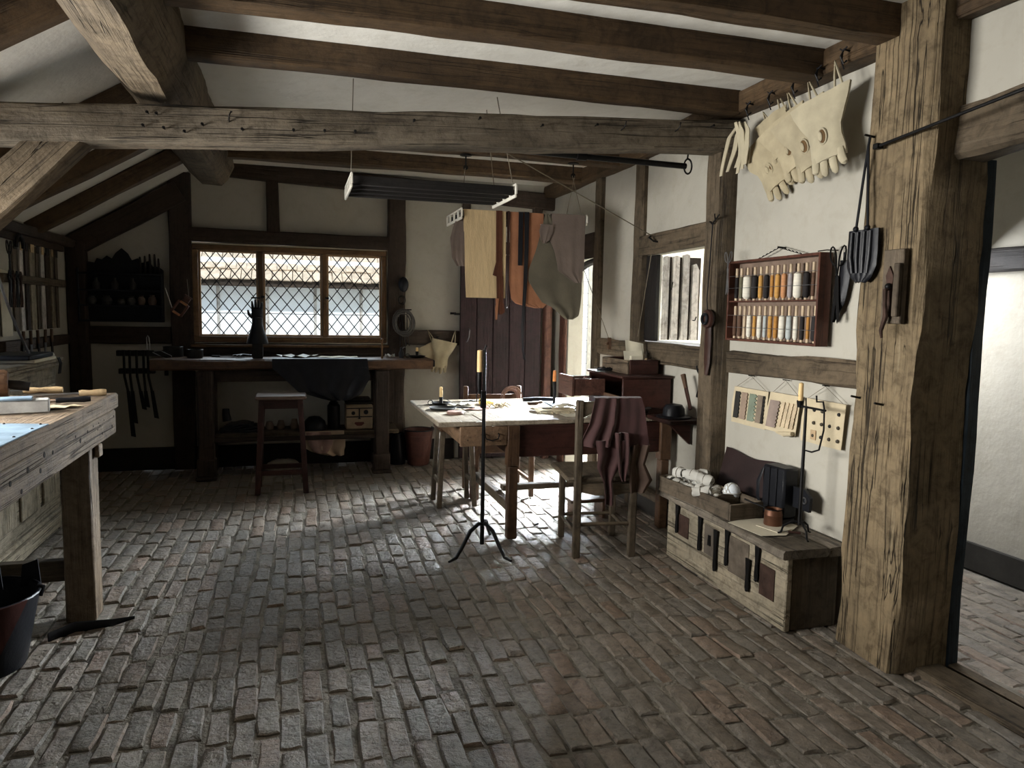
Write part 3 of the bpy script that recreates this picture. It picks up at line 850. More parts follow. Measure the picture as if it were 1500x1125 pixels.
# ================================================================== SHARED SHAPES
def lerp(a, b, t): return a + (b - a) * t
def rows_sheet(rows, wave, th=.004, nu=12, nv=None, plane='xz', y0=0.0):
    """rows = (height, left, right) from top to bottom; a soft sheet that fills that outline"""
    nv = nv or max(10, len(rows) * 3)
    def at(v):
        t = v * (len(rows) - 1); i = min(len(rows) - 2, int(t)); f = t - i
        a, b = rows[i], rows[i + 1]
        return lerp(a[0], b[0], f), lerp(a[1], b[1], f), lerp(a[2], b[2], f)
    def fn(u, v):
        z, l, r = at(v); x = lerp(l, r, u); w_ = wave(u, v)
        if plane == 'xz': return (x, y0 + w_, z)
        if plane == 'yz': return (y0 + w_, x, z)
        return (x, z, y0 + w_)
    return MB().sheet(fn, nu, nv, th)

def folds(seed, amp, freq=3.0, grow=True):
    f = smooth_noise(seed)
    return lambda u, v: amp * (f(u * freq + v * .7)) * ((.25 + v) if grow else 1)

def candle_mb(r, h): return MB().lathe([(r * .96, 0), (r, h * .5), (r * .93, h * .93), (r * .6, h), (.001, h)], 14)
def wick_mb(h): return MB().tube([(0, 0, h), (.001, 0, h + .012)], .0012, 5)

def blade_handle(name, label, cat, loc, rz, hl=.11, bl=.14, hr=.011, bw=.012, hm=None, group=None, z=0.0, pitch=0.0, blade_flat=True):
    t_ = thing(name, label, cat, loc, (0, pitch, rz), group)
    part('handle', MB().lathe([(.001, -hl), (hr * .9, -hl), (hr * 1.1, -hl * .8), (hr * .8, -hl * .4), (hr, -hl * .12), (hr * .8, 0), (.001, 0)], 12, M=Matrix.Translation((0, 0, hr)) @ Matrix.Rotation(pi / 2, 4, 'Y')), hm or 'pale', t_)
    if blade_flat:
        part('blade', MB().prism([(0, -bw * .5), (bl * .8, -bw * .6), (bl, 0), (bl * .75, bw * .55), (0, bw * .45)], 'xy', hr - .0015, hr + .0015), M_STEEL, t_)
    else:
        part('blade', MB().tube([(0, 0, hr), (bl * .5, 0, hr), (bl, 0, hr * .6)], [bw * .3, bw * .25, .0008], 8), M_STEEL, t_)
    return t_

def scissors(name, label, loc, rz, s=1.0, rot=None, mat=None, op=.10, group=None):
    mat = mat or M_IRON
    t_ = thing(name, label, 'scissors', loc, rot or (0, 0, rz), group)
    for k, sg in enumerate((-1, 1)):
        A = Matrix.Rotation(sg * op, 4, 'Z')
        b = MB().prism([(0, -.006 * s), (.13 * s, -.002 * s), (.135 * s, 0), (.12 * s, .008 * s), (0, .008 * s)], 'xy', k * .003 + .001, k * .003 + .003, A)
        part('blade', b, mat, t_)
        ring = [(-.03 * s - .055 * s * (1 - cos(q * pi / 6)) / 2 * 1.0, sg * (.008 * s + .02 * s * abs(sin(q * pi / 12)) * 1.2) + .012 * s * sin(q * pi / 6) * sg * 1.0, .004) for q in range(13)]
        part('handle', MB().tube([(0, 0, .004)] + ring, .0026 * s, 6, M=A), mat, t_)
    part('pivot', MB().lathe([(.001, 0), (.006 * s, 0), (.006 * s, .006), (.001, .007)], 10), mat, t_)
    return t_

def glove(name, label, loc, rot, s=1.0, mat=None, thumb=True, group='pale gauntlets hung along the wall plate', mirror=1, seed=1, flare=1.0):
    """origin: middle of cuff edge; hangs down -Z, spreads in Y, faces -X"""
    mat = mat or M_HIDE
    t_ = thing(name, label, 'glove', loc, rot, group)
    f = folds(seed, .010, 4)
    rows = [(0, -.17 * flare, .17 * flare), (-.05, -.15 * flare, .155 * flare), (-.11, -.115, .125), (-.17, -.085, .09), (-.22, -.08, .085), (-.28, -.09, .09), (-.32, -.088, .088)]
    rows = [(a * s, l * s * mirror, r * s * mirror) for a, l, r in rows]
    part('palm_and_cuff', rows_sheet(rows, lambda u, v: f(u, 1 - v) * s - .030 * s * sin(pi * u) ** .7 * (.6 + .4 * v), .012 * s, 14, 18, 'yz'), mat, t_)
    part('palm_and_cuff', rows_sheet(rows, lambda u, v: .006 * s, .006 * s, 8, 10, 'yz'), mat, t_)
    for k, (y, l, a) in enumerate(((-.066, .06, -.22), (-.023, .085, -.06), (.022, .08, .08), (.064, .055, .24))):
        r = .0215 * s; y *= mirror; a *= mirror
        pts = [(-.012 * s, y * s, -.29 * s), (-.016 * s, (y + l * .45 * a) * s, (-.31 - l * .45) * s), (-.012 * s, (y + l * a * .9) * s, (-.31 - l * .85) * s), (-.006 * s, (y + l * a) * s, (-.31 - l) * s)]
        part('finger', MB().tube(pts, [r * .95, r, r * .85, r * .35], 10, flat=(.95, .62, (0, 1, 0))), mat, t_)
    part('hanging_loop', MB().tube([(-.004, -.13 * s, -.03), (0, -.115 * s, .06), (.012, -.10 * s, .13), (.004, -.09 * s, .06), (-.004, -.08 * s, -.03)], .006 * s, 7), mat, t_)
    if thumb:
        c = [(-.030 * s, (.022 * cos(q * pi / 8)) * s, (-.205 + .038 * sin(q * pi / 8)) * s) for q in range(17)]
        part('thumb_hole_rim', MB().tube(c, .005 * s, 6), mat, t_)
        part('thumb_hole', MB().ball((-.031 * s, 0, -.205 * s), .02 * s, 12, 6, (.15, .9, 1.7)), M_HIDEB, t_, label='dark opening left for the thumb')
        part('thumb_flap', MB().ball((-.036 * s, .008 * s * mirror, -.203 * s), .014 * s, 10, 6, (.35, .8, 1.7)), mat, t_)
    return t_

def coil(name, label, loc, R, n=7, r=.004, mat=None, axis='y', squash=1.3, seed=0, group=None, cat='cord'):
    rr = random.Random(seed); t_ = thing(name, label, cat, loc, (0, 0, 0), group)
    for k in range(n):
        Rk = R * rr.uniform(.72, 1.05); cx, cz = rr.uniform(-.12, .12) * R, rr.uniform(-.15, .1) * R; dy = rr.uniform(-.02, .02)
        pts = []
        for q in range(25):
            a = 2 * pi * q / 24
            p = (cx + Rk * cos(a), dy + .004 * sin(3 * a + k), cz + Rk * squash * sin(a))
            if axis == 'z': p = (p[0], p[2] / squash, r + k * r * .9)
            pts.append(p)
        part('loop', MB().tube(pts, r, 6, cap=False), mat or M_CORD, t_)
    return t_

def spool_card(*a): pass

# ================================================================== FURNITURE
# --- bench under the leaded window
BZ = 1.065
t = thing('window_bench', 'long dark bench with a thick plank top under the leaded window', 'bench', (0, 6.8, 0))
b = timber('benchtop', (-1.19, .27, BZ - .048), (1.235, .27, BZ - .048), .52, .092, 'oak', parent=t, wob=.006, ch=.014)
for x in (-.76, .76):
    part('leg', MB().box(-.065, .065, 0, .13, .16, BZ - .10, .012).box(-.078, .078, -.012, .142, .03, .19, .014).box(-.088, .088, -.02, .15, 0, .035, .01), 'frame', t, (x, 0, 0))
    part('leg', MB().box(-.055, .055, 0, .10, 0, BZ - .10, .01), 'frame', t, (x, .40, 0))
part('shelf', MB().box(-.69, .93, .10, .50, .36, .395, .006), 'rail', t)
part('apron', MB().box(-.80, .80, .03, .06, .33, .37, .004), 'frame', t)
part('apron', MB().box(-.69, .69, .12, .15, .86, .965, .004), 'frame', t)
part('end_iron', MB().box(1.236, 1.262, .06, .20, BZ - .075, BZ - .01, .006), M_IRON, t)
tz = BZ - .002

# --- stool
t = thing('tall_stool', 'tall reddish wooden stool with splayed legs in front of the window bench', 'stool', (-.12, 6.35, 0))
part('seat', MB().box(-.20, .20, -.15, .15, .775, .805, .010), plain('worn_seat', (.16, .11, .085), .3, 0, .3, 8, .2), t)
part('apron', MB().box(-.165, .165, -.115, -.095, .70, .775, .003), 'red', t)
part('apron', MB().box(-.165, .165, .095, .115, .70, .775, .003), 'red', t)
part('apron', MB().box(-.165, -.145, -.095, .095, .70, .775, .003), 'red', t)
part('apron', MB().box(.145, .165, -.095, .095, .70, .775, .003), 'red', t)
for sx in (-1, 1):
    for sy in (-1, 1):
        mb = MB().box(-.022, .022, -.022, .022, 0, .775, .004)
        mb.v = [(x + sx * (.15 + (.775 - z) * .052), y + sy * (.10 + (.775 - z) * .06), z) for x, y, z in mb.v]
        part('leg', mb, 'red', t)
part('stretcher', MB().box(-.18, .18, -.145, -.12, .155, .195, .004), 'red', t)
part('stretcher', MB().box(-.18, .18, .12, .145, .155, .195, .004), 'red', t)
part('stretcher', MB().box(-.188, -.165, -.12, .12, .19, .225, .004), 'red', t)
part('stretcher', MB().box(.165, .188, -.12, .12, .19, .225, .004), 'red', t)

# --- work table
TZ = .805
t = thing('work_table', 'large worn work table with a drawer in the middle of the room', 'table', (1.7, 5.2, 0))
for k, (x0, x1) in enumerate(((-.83, -.53), (-.527, .25), (.253, .86))):
    part('plank' if 0 else 'tabletop_board', MB().box(x0, x1, -.585 + .004 * k, .62, TZ - .032, TZ, .006), 'table', t)
for x in (-.32, .80):
    for y in (-.56, .50):
        part('leg', MB().box(x - .04, x + .04, y - .04, y + .04, .50, TZ - .032, .003).box(x - .034, x + .034, y - .034, y + .034, 0, .50, .008), 'oak', t)
part('apron', MB().box(-.28, .76, -.57, -.545, .555, TZ - .033, .004), 'red', t)
part('apron', MB().box(-.28, .76, .495, .52, .60, TZ - .033, .004), 'red', t)
part('apron', MB().box(.80, .825, -.52, .46, .56, TZ - .033, .004), 'red', t)
part('apron', MB().box(-.33, -.305, -.52, .46, .56, TZ - .033, .004), 'red', t)
part('stretcher', MB().box(-.34, -.28, -.52, .46, .17, .235, .006), 'chair', t)
part('stretcher', MB().box(-.28, .77, -.20, -.13, .235, .275, .006), 'chair', t)
part('stretcher', MB().box(.77, .83, -.52, .46, .17, .235, .006), 'chair', t)
d_ = part('drawer', MB().box(-.68, -.362, -.580, -.556, .640, .770, .003).box(-.68, -.66, -.55, .10, .655, .76, .003).box(-.335, -.315, -.52 if 0 else -.51, .10, .655, .76, .003).box(-.66, -.335, -.55, .10, .655, .665), 'drawer_front', t)
part('handle', MB().tube([(-.045, -.58, .722), (-.048, -.598, .715), (-.04, -.602, .69), (0, -.605, .678), (.04, -.602, .69), (.048, -.598, .715), (.045, -.58, .722)], .0045, 7), M_IRON, d_, (-.47, 0, .0))
for x in (-.63, -.50, -.41, -.36): part('nail', MB().ball((0, 0, 0), .005, 8, 4), M_IRON, d_, (x, -.577, .672 + (.01 if x < -.6 else 0)))

# --- chair with leather over its back, seen from behind
t = thing('ladder_chair', 'plain wooden chair, its back towards the viewer, draped with maroon leather', 'chair', (1.85, 4.13, 0), (0, 0, radians(-8)))
for x in (-.19, .165):
    part('back_leg', MB().box(x - .022, x + .022, -.024, .024, 0, .995, .006), 'chair', t)
    mb = MB().box(x - .02, x + .02, -.02, .02, 0, .50, .005); mb.v = [(a * 1.0, b_ + .44, c_) for a, b_, c_ in mb.v]
    part('front_leg', mb, 'chair', t)
cr = [( -.168, .985), (-.05, .99), (.143, .985), (.143, .93), (.10, .925), (.06, .90), (0, .892), (-.06, .90), (-.11, .925), (-.168, .93)]
cr2 = [(-.168, .985), (.143, .985), (.143, .90), (.11, .915), (.02, .935), (-.08, .93), (-.14, .90), (-.168, .885)]
part('top_rail', MB().prism(cr2, 'xz', -.014, .014), 'chair', t)
part('seat', MB().box(-.26, .21, .0, .50, .475, .51, .012), 'chair', t, label='dished plank seat')
part('seat_rail', MB().prism([(-.168, .50 - .03), (.143, .47), (.143, .415), (.05, .40), (-.08, .40), (-.168, .42)], 'xz', -.016, .016), 'chair', t)
part('stretcher', MB().cyl((-.168, 0, .215), (.143, 0, .215), .012), 'chair', t)
for x in (-.19, .165): part('stretcher', MB().cyl((x, .02, .15), (x, .42, .15), .012), 'chair', t)
part('stretcher', MB().cyl((-.17, .44, .16), (.145, .44, .16), .011), 'chair', t)

# leather draped over the chair back
_lfn = smooth_noise(77)
def lf(u, v): return -.035 - .016 * _lfn(u * 6 + v * .6) * (.4 + v) * 1.4 - .006 * sin(u * 31 + v * 4 + 3 * _lfn(u * 2)) * (.4 + v)
t = thing('maroon_leather', 'maroon suede hide hanging in folds over the chair back', 'leather', (1.85, 4.13, 0), (0, 0, radians(-8)))
part('fold', rows_sheet([(1.008, -.105, .19), (.95, -.115, .21), (.85, -.135, .225), (.78, -.165, .235), (.73, -.18, .245), (.71, -.17, .25)], lf, .004, 46, 20), M_MAROON, t)
part('fold', rows_sheet([(.75, -.10, .10), (.66, -.08, .10), (.58, -.085, .06), (.50, -.045, .02), (.40, -.03, .03), (.345, -.03, .035)], lambda u, v: -.045 - .02 * sin(u * 9 + v * 2), .004, 18, 18), M_MAROON, t)
part('fold', rows_sheet([(.80, .02, .10), (.70, .03, .11), (.62, .04, .11), (.55, .05, .10), (.50, .07, .09)], lambda u, v: -.06 - .018 * sin(u * 8 + v), .004, 14, 14), M_MAROON, t)
part('fold', rows_sheet([(.97, -.10, .19), (.80, -.09, .2), (.65, .02, .20), (.55, .10, .26), (.48, .13, .27), (.42, .14, .22)], lambda u, v: .03 + .02 * sin(u * 12) * v, .004, 24, 14), plain('brown_suede', (.07, .045, .033), .85, 0, .2, 6, .3), t)
part('fold', rows_sheet([(.72, .14, .25), (.60, .12, .22), (.50, .12, .27), (.42, .13, .22)], lambda u, v: -.04 - .02 * sin(u * 8 + 1), .004, 12, 12), plain('brown_suede', (.07, .045, .033)), t)
part('fold', MB().sheet(lambda u, v: (lerp(-.105, .19, u), -.034 + .066 * v, 1.008 + .006 * sin(pi * v)), 16, 4, .004), M_MAROON, t)

# --- chair behind the table
t = thing('square_chair', 'low-backed chair standing behind the work table', 'chair', (1.62, 6.08, 0))
for x in (-.235, .235):
    part('back_leg', MB().box(x - .02, x + .02, -.02, .02, 0, .885, .005), 'oak', t)
    part('front_leg', MB().box(x - .02, x + .02, -.42, -.38, 0, .46, .005), 'oak', t)
part('top_rail', MB().box(-.215, .215, -.012, .012, .70, .815, .004), 'oak', t)
part('seat', MB().box(-.25, .25, -.43, .0, .46, .49, .008), 'oak', t)
part('seat_rail', MB().box(-.215, .215, -.41, -.39, .38, .458, .003), 'oak', t)
part('seat_rail', MB().box(-.215, .215, -.01, .01, .38, .458, .003), 'oak', t)
part('stretcher', MB().box(-.246, -.224, -.38, -.02, .12, .15, .003), 'oak', t)
part('stretcher', MB().box(.224, .246, -.38, -.02, .12, .15, .003), 'oak', t)
# three-legged low frame left of it
t = thing('tall_trestle', 'narrow splay-legged stool pushed under the left end of the table', 'stool', (1.18, 5.62, 0))
part('seat', MB().box(-.13, .13, -.16, .14, .60, .635, .006), 'oak', t)
for sx in (-1, 1):
    for sy in (-1, 1):
        mb = MB().box(-.018, .018, -.018, .018, 0, .60, .004)
        mb.v = [(x + sx * (.10 + (.6 - z) * .05) + (.02 if sx > 0 else 0), y + sy * (.11 + (.6 - z) * .04), z) for x, y, z in mb.v]
        part('leg', mb, 'chair', t)
part('stretcher', MB().box(-.13, -.11, -.12, .12, .18, .215, .003), 'chair', t)
part('stretcher', MB().box(.13, .15, -.12, .12, .18, .215, .003), 'chair', t)

# --- near left bench
LBZ = 1.06
t = thing('joiner_bench', 'massive scarred workbench with drilled front apron at the left edge', 'bench', (-1.4, 2.9, 0))
for k, (x0, x1) in enumerate(((-.50, -.17), (-.168, .17), (.172, .50))):
    part('tabletop_board', MB().box(x0, x1, -1.6, 1.37 - (.0 if k == 2 else .02), LBZ - .078, LBZ - (.0 if k != 1 else .004), .008), 'bench', t)
ap = part('apron', MB().box(.455, .490, -1.6, 1.35, LBZ - .21, LBZ - .084, .008), 'bench', t)
rq = random.Random(8)
for y, z, r_ in ((1.30, -.03, .006), (1.26, -.075, .007), (1.0, -.02, .0045), (1.02, -.035, .004), (1.06, -.08, .007), (.98, -.05, .004), (.80, -.03, .008), (.68, -.05, .011), (.61, -.02, .006), (.30, -.03, .009), (.20, -.02, .011), (.15, -.07, .010), (.02, -.04, .011), (-.05, -.10, .009), (-.15, -.05, .010), (-.3, -.09, .009), (-.45, -.04, .01), (1.1, -.02, .003), (.75, -.07, .004), (.9, -.02, .004)):
    part('peg_hole', MB().lathe([(.001, 0), (r_, 0), (r_, .0018), (.001, .002)], 12, M=Matrix.Translation((.4895, y, LBZ - .085 + z)) @ Matrix.Rotation(pi / 2, 4, 'Y')), plain('dark_hole', (.012, .01, .008), .9, 0, 0, bump=0), ap)
part('leg', MB().box(.335, .465, .93, 1.07, 0, LBZ - .21, .008), 'bench', t)
part('leg', MB().box(.335, .465, -1.3, -1.16, 0, LBZ - .21, .008), 'bench', t)
part('leg', MB().box(-.46, -.34, .93, 1.07, 0, LBZ - .078, .008), 'bench', t)
part('cleat', MB().box(.47, .493, .98, 1.045, LBZ - .27, LBZ - .21, .004), 'bench', t)
part('stretcher', MB().box(-.34, .335, .96, 1.02, .20, .30, .006), 'chair', t)

# --- chest of drawers against the left wall
t = thing('panelled_cabinet', 'grey panelled cabinet against the left wall beyond the near bench', 'cabinet', (-1.74, 5.0, 0))
part('body', MB().box(-.16, .155, -.55, .70, .10, 1.10, .005), 'chest', t)
part('worktop', MB().box(-.17, .20, -.60, .74, 1.13, 1.155, .006).box(-.17, .185, -.58, .72, 1.10, 1.128, .006), 'chest', t)
part('plinth', MB().box(-.16, .185, -.58, .72, 0, .09, .01).box(-.16, .17, -.57, .71, .09, .12, .01), 'chest', t)
for y in (-.50, -.09, .32): part('door', MB().box(.155, .170, y, y + .33, .22, .98, .006), 'chest', t)
for k in range(3): part('tie', MB().tube([(.20, .60 + k * .02, 1.16), (.212, .60 + k * .02, 1.12), (.20, .61 + k * .02, 1.05)], .004, 6), M_BLKL, t)

# --- iron-mounted chest
t = thing('iron_chest', 'long low pale chest with iron plates and straps beside the great post', 'chest', (2.25, 3.49, 0))
part('front_board', MB().box(0, .035, -.585, .595, 0, .375, .006), 'chest', t)
part('end_board', MB().box(.04, .305, -.575, -.545, 0, .372, .004), 'crate', t)
part('end_board', MB().box(.04, .225, .56, .59, 0, .372, .004), 'crate', t)
part('back_board', MB().box(.275, .30, -.54, .48, 0, .372, .004), 'crate', t)
lid = timber('lid_plank', (.075, -.625, .397), (.075, .655, .397), .255, .048, 'lid', up=(0, 0, 1), parent=t, wob=.008, ch=.013, seg=.06)
lid2 = timber('lid_plank', (.265, -.62, .396), (.265, .48, .396), .115, .046, 'lid', up=(0, 0, 1), parent=t, wob=.006, ch=.010, seg=.06)
def plate(y0, y1, z0, z1, m_=M_RUST): part('iron_plate', MB().box(-.006, .0, y0, y1, z0, z1, .002), m_, t)
def hasp(y, z0, z1, w_=.014):
    part('hasp', MB().prism([(y - w_ * .8, z0), (y + w_ * .8, z0), (y + w_, z0 + .02), (y + w_ * .7, (z0 + z1) / 2), (y + w_ * 1.2, z1), (y - w_ * 1.2, z1), (y - w_ * .7, (z0 + z1) / 2), (y - w_, z0 + .02)], 'yz', -.016, -.009).ball((-.014, y, z0 + .004), .010, 8, 5), M_IRON, t)
plate(.33, .45, .18, .31); plate(.02, .15, .16, .33, plain('lock_plate', (.12, .10, .08), .6, .3)); plate(-.28, -.10, .14, .34, plain('patina_plate', (.13, .105, .08), .7, .3, .4)); plate(-.50, -.38, .12, .28)
for y, a, b_ in ((.455, .19, .365), (.19, .165, .37), (.02, .10, .33), (-.09, .17, .37), (-.29, .10, .27), (-.365, .18, .37)): hasp(y, a, b_, .017)
part('keyhole', MB().prism([(.075, .22), (.105, .22), (.10, .28), (.08, .28)], 'yz', -.012, -.0065), M_IRON, t)

# --- desk box on the table
t = thing('desk_box', 'dark red desk box with its drawer pulled out at the right end of the table', 'box', (2.36, 5.0, TZ))
part('side', MB().box(-.16, .215, -.30, -.278, 0, .262, .004), 'red', t)
part('side', MB().box(-.16, .215, .308, .33, 0, .262, .004), 'red', t)
part('back', MB().box(.195, .215, -.276, .306, 0, .262, .003), 'red', t)
part('top', MB().box(-.175, .222, -.315, .345, .264, .282, .004), 'red', t)
part('bottom', MB().box(-.16, .195, -.276, .306, 0, .10, .003), 'red', t)
part('front_rail', MB().box(-.165, -.15, -.276, .306, .10, .135, .003), 'oak', t)
part('drawer', MB().box(-.40, -.155, .02, .035, .11, .235, .003).box(-.40, -.155, .285, .30, .11, .235, .003).box(-.42, -.40, .015, .305, .105, .255, .003), 'jamb', t, label='drawer pulled halfway out')
cl = MB().ball((-.25, .14, .17), .07, 12, 8, (1.1, 1.1, .9)); cl.jit(.012, 5)
solo('crumpled_leather', cl, plain('pinkish_leather', (.19, .085, .068), .4, 0, .4, 12, .4), 'crumpled pinkish leather stuffed in the open drawer', 'leather', (2.36, 5.0, TZ))
t = thing('paper_tray', 'open wooden tray standing on the desk box, filled with papers', 'tray', (2.42, 5.06, TZ + .283))
part('side', MB().box(-.125, -.11, -.22, .24, 0, .10, .003), 'bench', t)
part('side', MB().box(.11, .125, -.22, .24, 0, .10, .003), 'oak', t)
part('end', MB().box(-.11, .11, -.235, -.22, 0, .105, .003), 'red', t)
part('end', MB().box(-.11, .11, .24, .255, 0, .10, .003), 'red', t)
part('bottom', MB().box(-.11, .11, -.22, .24, 0, .01), 'oak', t)

# --- thread rack on the right wall
t = thing('thread_rack', 'reddish wooden rack of thread bobbins hung by a chain on the right wall', 'rack', (2.575, 3.515, 1.375))
RW, RH = .405, .47
part('frame_side', MB().box(-.075, 0, -RW, -RW + .014, 0, RH, .002), 'rack', t)
part('frame_side', MB().box(-.075, 0, RW - .014, RW, 0, RH, .002), 'rack', t)
part('frame_top', MB().box(-.075, 0, -RW + .0145, RW - .0145, RH - .014, RH, .002), 'rack', t)
part('frame_bottom', MB().box(-.075, 0, -RW + .0145, RW - .0145, 0, .014, .002), 'rack', t)
part('shelf', MB().box(-.07, 0, -RW + .0145, RW - .0145, .228, .236, .001), 'rack', t)
part('back_panel', MB().box(-.006, 0.0, -RW + .0145, RW - .0145, .0145, .2275).box(-.006, 0.0, -RW + .0145, RW - .0145, .2365, RH - .0145), plain('rack_back', (.17, .12, .09), .8), t)
for z in (.08, .15, .31, .38): part('wire', MB().cyl((-.072, -RW + .01, z), (-.072, RW - .01, z), .0015, n=5), M_STEEL, t)
ch = MB(); P0, P1, P2 = Vector((-.02, .20, RH)), Vector((-.02, .0, RH + .055)), Vector((-.02, -.22, RH))
def chain_mb(pts, r=.0022, l=.016):
    mb = MB()
    for (a, b_) in zip(pts[:-1], pts[1:]):
        a, b_ = Vector(a), Vector(b_); n_ = max(1, int((b_ - a).length / l))
        for k in range(n_):
            p, q = a.lerp(b_, k / n_), a.lerp(b_, (k + 1) / n_)
            mb.tube([p, p.lerp(q, .5) + Vector((0, 0, .002 * (1 if k % 2 else -1))), q], r * (1.6 if k % 2 else .9), 5)
    return mb
part('chain', chain_mb([P0, P1, P2]), M_IRON, t)
part('nail', MB().cyl((-.03, .0, RH + .058), (.024, 0, RH + .055), .004), M_IRON, t)
part('mount', MB().tube([(-.075, -RW + .02, RH + .004), (-.03, -RW + .01, RH + .012), (.02, -RW - .01, RH + .01)], .003, 6), M_IRON, t)
CREAM, GOLD, OCH, DK, BR, OR_, GRL, GRG, OLV = (.70, .66, .56), (.50, .27, .075), (.42, .20, .05), (.02, .017, .017), (.10, .055, .035), (.50, .24, .11), (.30, .27, .27), (.42, .45, .44), (.12, .11, .07)
cols = {}
def thread_mat(c):
    if c not in cols: cols[c] = plain('thread_%d' % len(cols), c, .75, 0, .12, 6, .5, 90, .002, stretch=(1, 1, 14))
    return cols[c]
upper = [(DK, .011), (OLV, .012), (CREAM, .026), (DK, .020), (GOLD, .013), (DK, .016), (OCH, .010), (GOLD, .015), (OR_, .015), (GRL, .014), (CREAM, .024), (DK, .018), (BR, .010), (CREAM, .009)]
lower = [(BR, .012), (BR, .013), (DK, .008), (CREAM, .015), (GOLD, .010), (CREAM, .014), (GRG, .011), (GOLD, .012), (OCH, .012), (CREAM, .018), (GRG, .016), (CREAM, .014), (DK, .012), (OCH, .009), (DK, .020)]
names = {CREAM: 'cream', GOLD: 'golden', OCH: 'ochre', DK: 'black', BR: 'brown', OR_: 'orange', GRL: 'lilac-grey', GRG: 'pale grey', OLV: 'olive'}
ordn = ['first', 'second', 'third', 'fourth', 'fifth', 'sixth', 'seventh', 'eighth', 'ninth', 'tenth', 'eleventh', 'twelfth', 'thirteenth', 'fourteenth', 'fifteenth']
for row, zz, lst in (('upper', .2365, upper), ('lower', .0145, lower)):
    tot = sum(r for _, r in lst) * 2; gap = (.77 - tot) / len(lst); y = .385
    for k, (c, r) in enumerate(lst):
        y -= gap / 2 + r
        b_ = thing('thread_bobbin', '%s thread bobbin, %s from the left on the %s shelf of the wall rack' % (names[c], ordn[k], row), 'bobbin', (2.575 - .040, 3.515 + y, 1.375 + zz), (0, 0, 0), 'thread bobbins in the wall rack')
        part('dowel', MB().lathe([(.001, 0), (.0085, 0), (.0085, .19), (.001, .192)], 9), plain('dowel_wood', (.52, .40, .27), .5), b_)
        hh = .135 if row == 'upper' else .132
        part('thread', MB().lathe([(r * .6, .010), (r, .022), (r * 1.02, hh * .5), (r * .96, hh), (r * .5, hh + .008)], 14), thread_mat(c), b_)
        y -= r + gap / 2

# --- airers and pulleys
def airer(name, label, loc, bars, L=.99, dy=.15, n=4):
    t_ = thing(name, label, 'airer', loc)
    for k in range(n):
        part('slat', MB().box(.012, L - .012, k * dy - .012, k * dy + .012, -.0275, .0275, .004), 'black', t_)
    for x in (0, L - .012):
        pts = [(-.05, -.035), (dy * (n - 1) + .05, -.035)]
        br_ = part('end_bracket', MB().box(x, x + .012, -.05, dy * (n - 1) + .05, -.045, -.025, .003).box(x, x + .012, -.05, dy * (n - 1) + .05, .028, .04, .003), plain('cream_paint', (.66, .63, .55), .5, 0, .15), t_)
        for k in range(n + 1):
            yy = (k - .5) * dy * 1.0 + (0 if k else .025) - (.025 if k == n else 0)
            part('rung', MB().box(x, x + .012, yy - .012, yy + .012, -.025, .028, .002), plain('cream_paint', (0, 0, 0)), br_)
    return t_
a1 = airer('ceiling_airer', 'empty slatted airer hanging nearest to the tie beam', (.31, 4.42, 2.26), 4)
a2 = airer('ceiling_airer', 'slatted airer on cords above the table, loaded with leathers', (1.20, 5.55, 2.255), 4, L=1.02)
def cord(label, pts, r=.0028, mat=None, name='cord', cat='cord'):
    return solo(name, MB().tube(pts, r, 6), mat or M_CORD, label, cat)
cord('left cord holding up the empty airer', [(.316, 4.43, 2.30), (.33, 4.43, 2.83)])
cord('right cord holding up the empty airer', [(1.29, 4.43, 2.30), (1.20, 4.50, 2.83)])
cord('back cord holding up the empty airer', [(1.29, 4.86, 2.30), (1.21, 4.80, 2.83)])
for k, (x, y, lb) in enumerate(((1.25, 5.58, 'iron ceiling pulley above the middle of the table'), (2.12, 5.58, 'iron ceiling pulley near the right wall'))):
    p = thing('pulley', lb, 'pulley', (x, y, 2.70))
    part('plate', MB().lathe([(.001, 0), (.045, -.002), (.045, -.008), (.001, -.010)], 16), M_IRON, p)
    part('stem', MB().cyl((0, 0, -.01), (0, 0, -.085), .006), M_IRON, p)
    part('wheel', MB().lathe([(.001, -.006), (.018, -.006), (.014, 0), (.018, .006), (.001, .006)], 14, M=Matrix.Translation((0, 0, -.095)) @ Matrix.Rotation(pi / 2, 4, 'X')), M_IRON, p)
cord('left cord of the loaded airer', [(1.245, 5.575, 2.60), (1.22, 5.57, 2.29)])
cord('first right cord of the loaded airer', [(2.11, 5.57, 2.60), (2.20, 5.57, 2.29)])
cord('second right cord of the loaded airer', [(2.13, 5.57, 2.60), (2.21, 5.98, 2.29)])
cord('long slanting cord running to the hook over the shuttered opening', [(1.10, 4.16, 2.46), (2.57, 5.02, 2.09)], .0035)
cord('cord falling from the slanting cord down to the sill beam', [(2.565, 5.03, 2.08), (2.545, 5.20, 1.35)], .0028)
cord('cord running down the wall to the cleat', [(2.20, 5.9, 2.27), (2.55, 5.75, 1.30)], .0028)
solo('rope_hook', MB().tube([(2.575, 4.95, 2.05), (2.53, 4.97, 2.06), (2.52, 5.02, 2.09), (2.54, 5.03, 2.10)], .007, 7), M_IRON, 'iron hook on the head beam above the shutter', 'hook')
c_ = thing('rope_cleat', 'small brown wooden cleat on the rail below the cord', 'cleat', (2.57, 5.76, 1.27))
part('block', MB().box(-.03, 0, -.015, .015, -.05, .05, .004), 'oak', c_); part('horn', MB().box(-.045, -.03, -.02, .02, -.01, .01, .003), 'oak', c_)
t = thing('hanging_rod', 'long black iron pole slung below the tie beam with a ring at its end', 'pole', (0, 4.16, 2.435))
part('pole', MB().cyl((.55, 0, .02), (2.32, 0, .0), .016, .018, 10), M_IRON, t)
part('collar', MB().cyl((1.60, 0, .008), (1.66, 0, .008), .024, n=10), M_IRON, t)
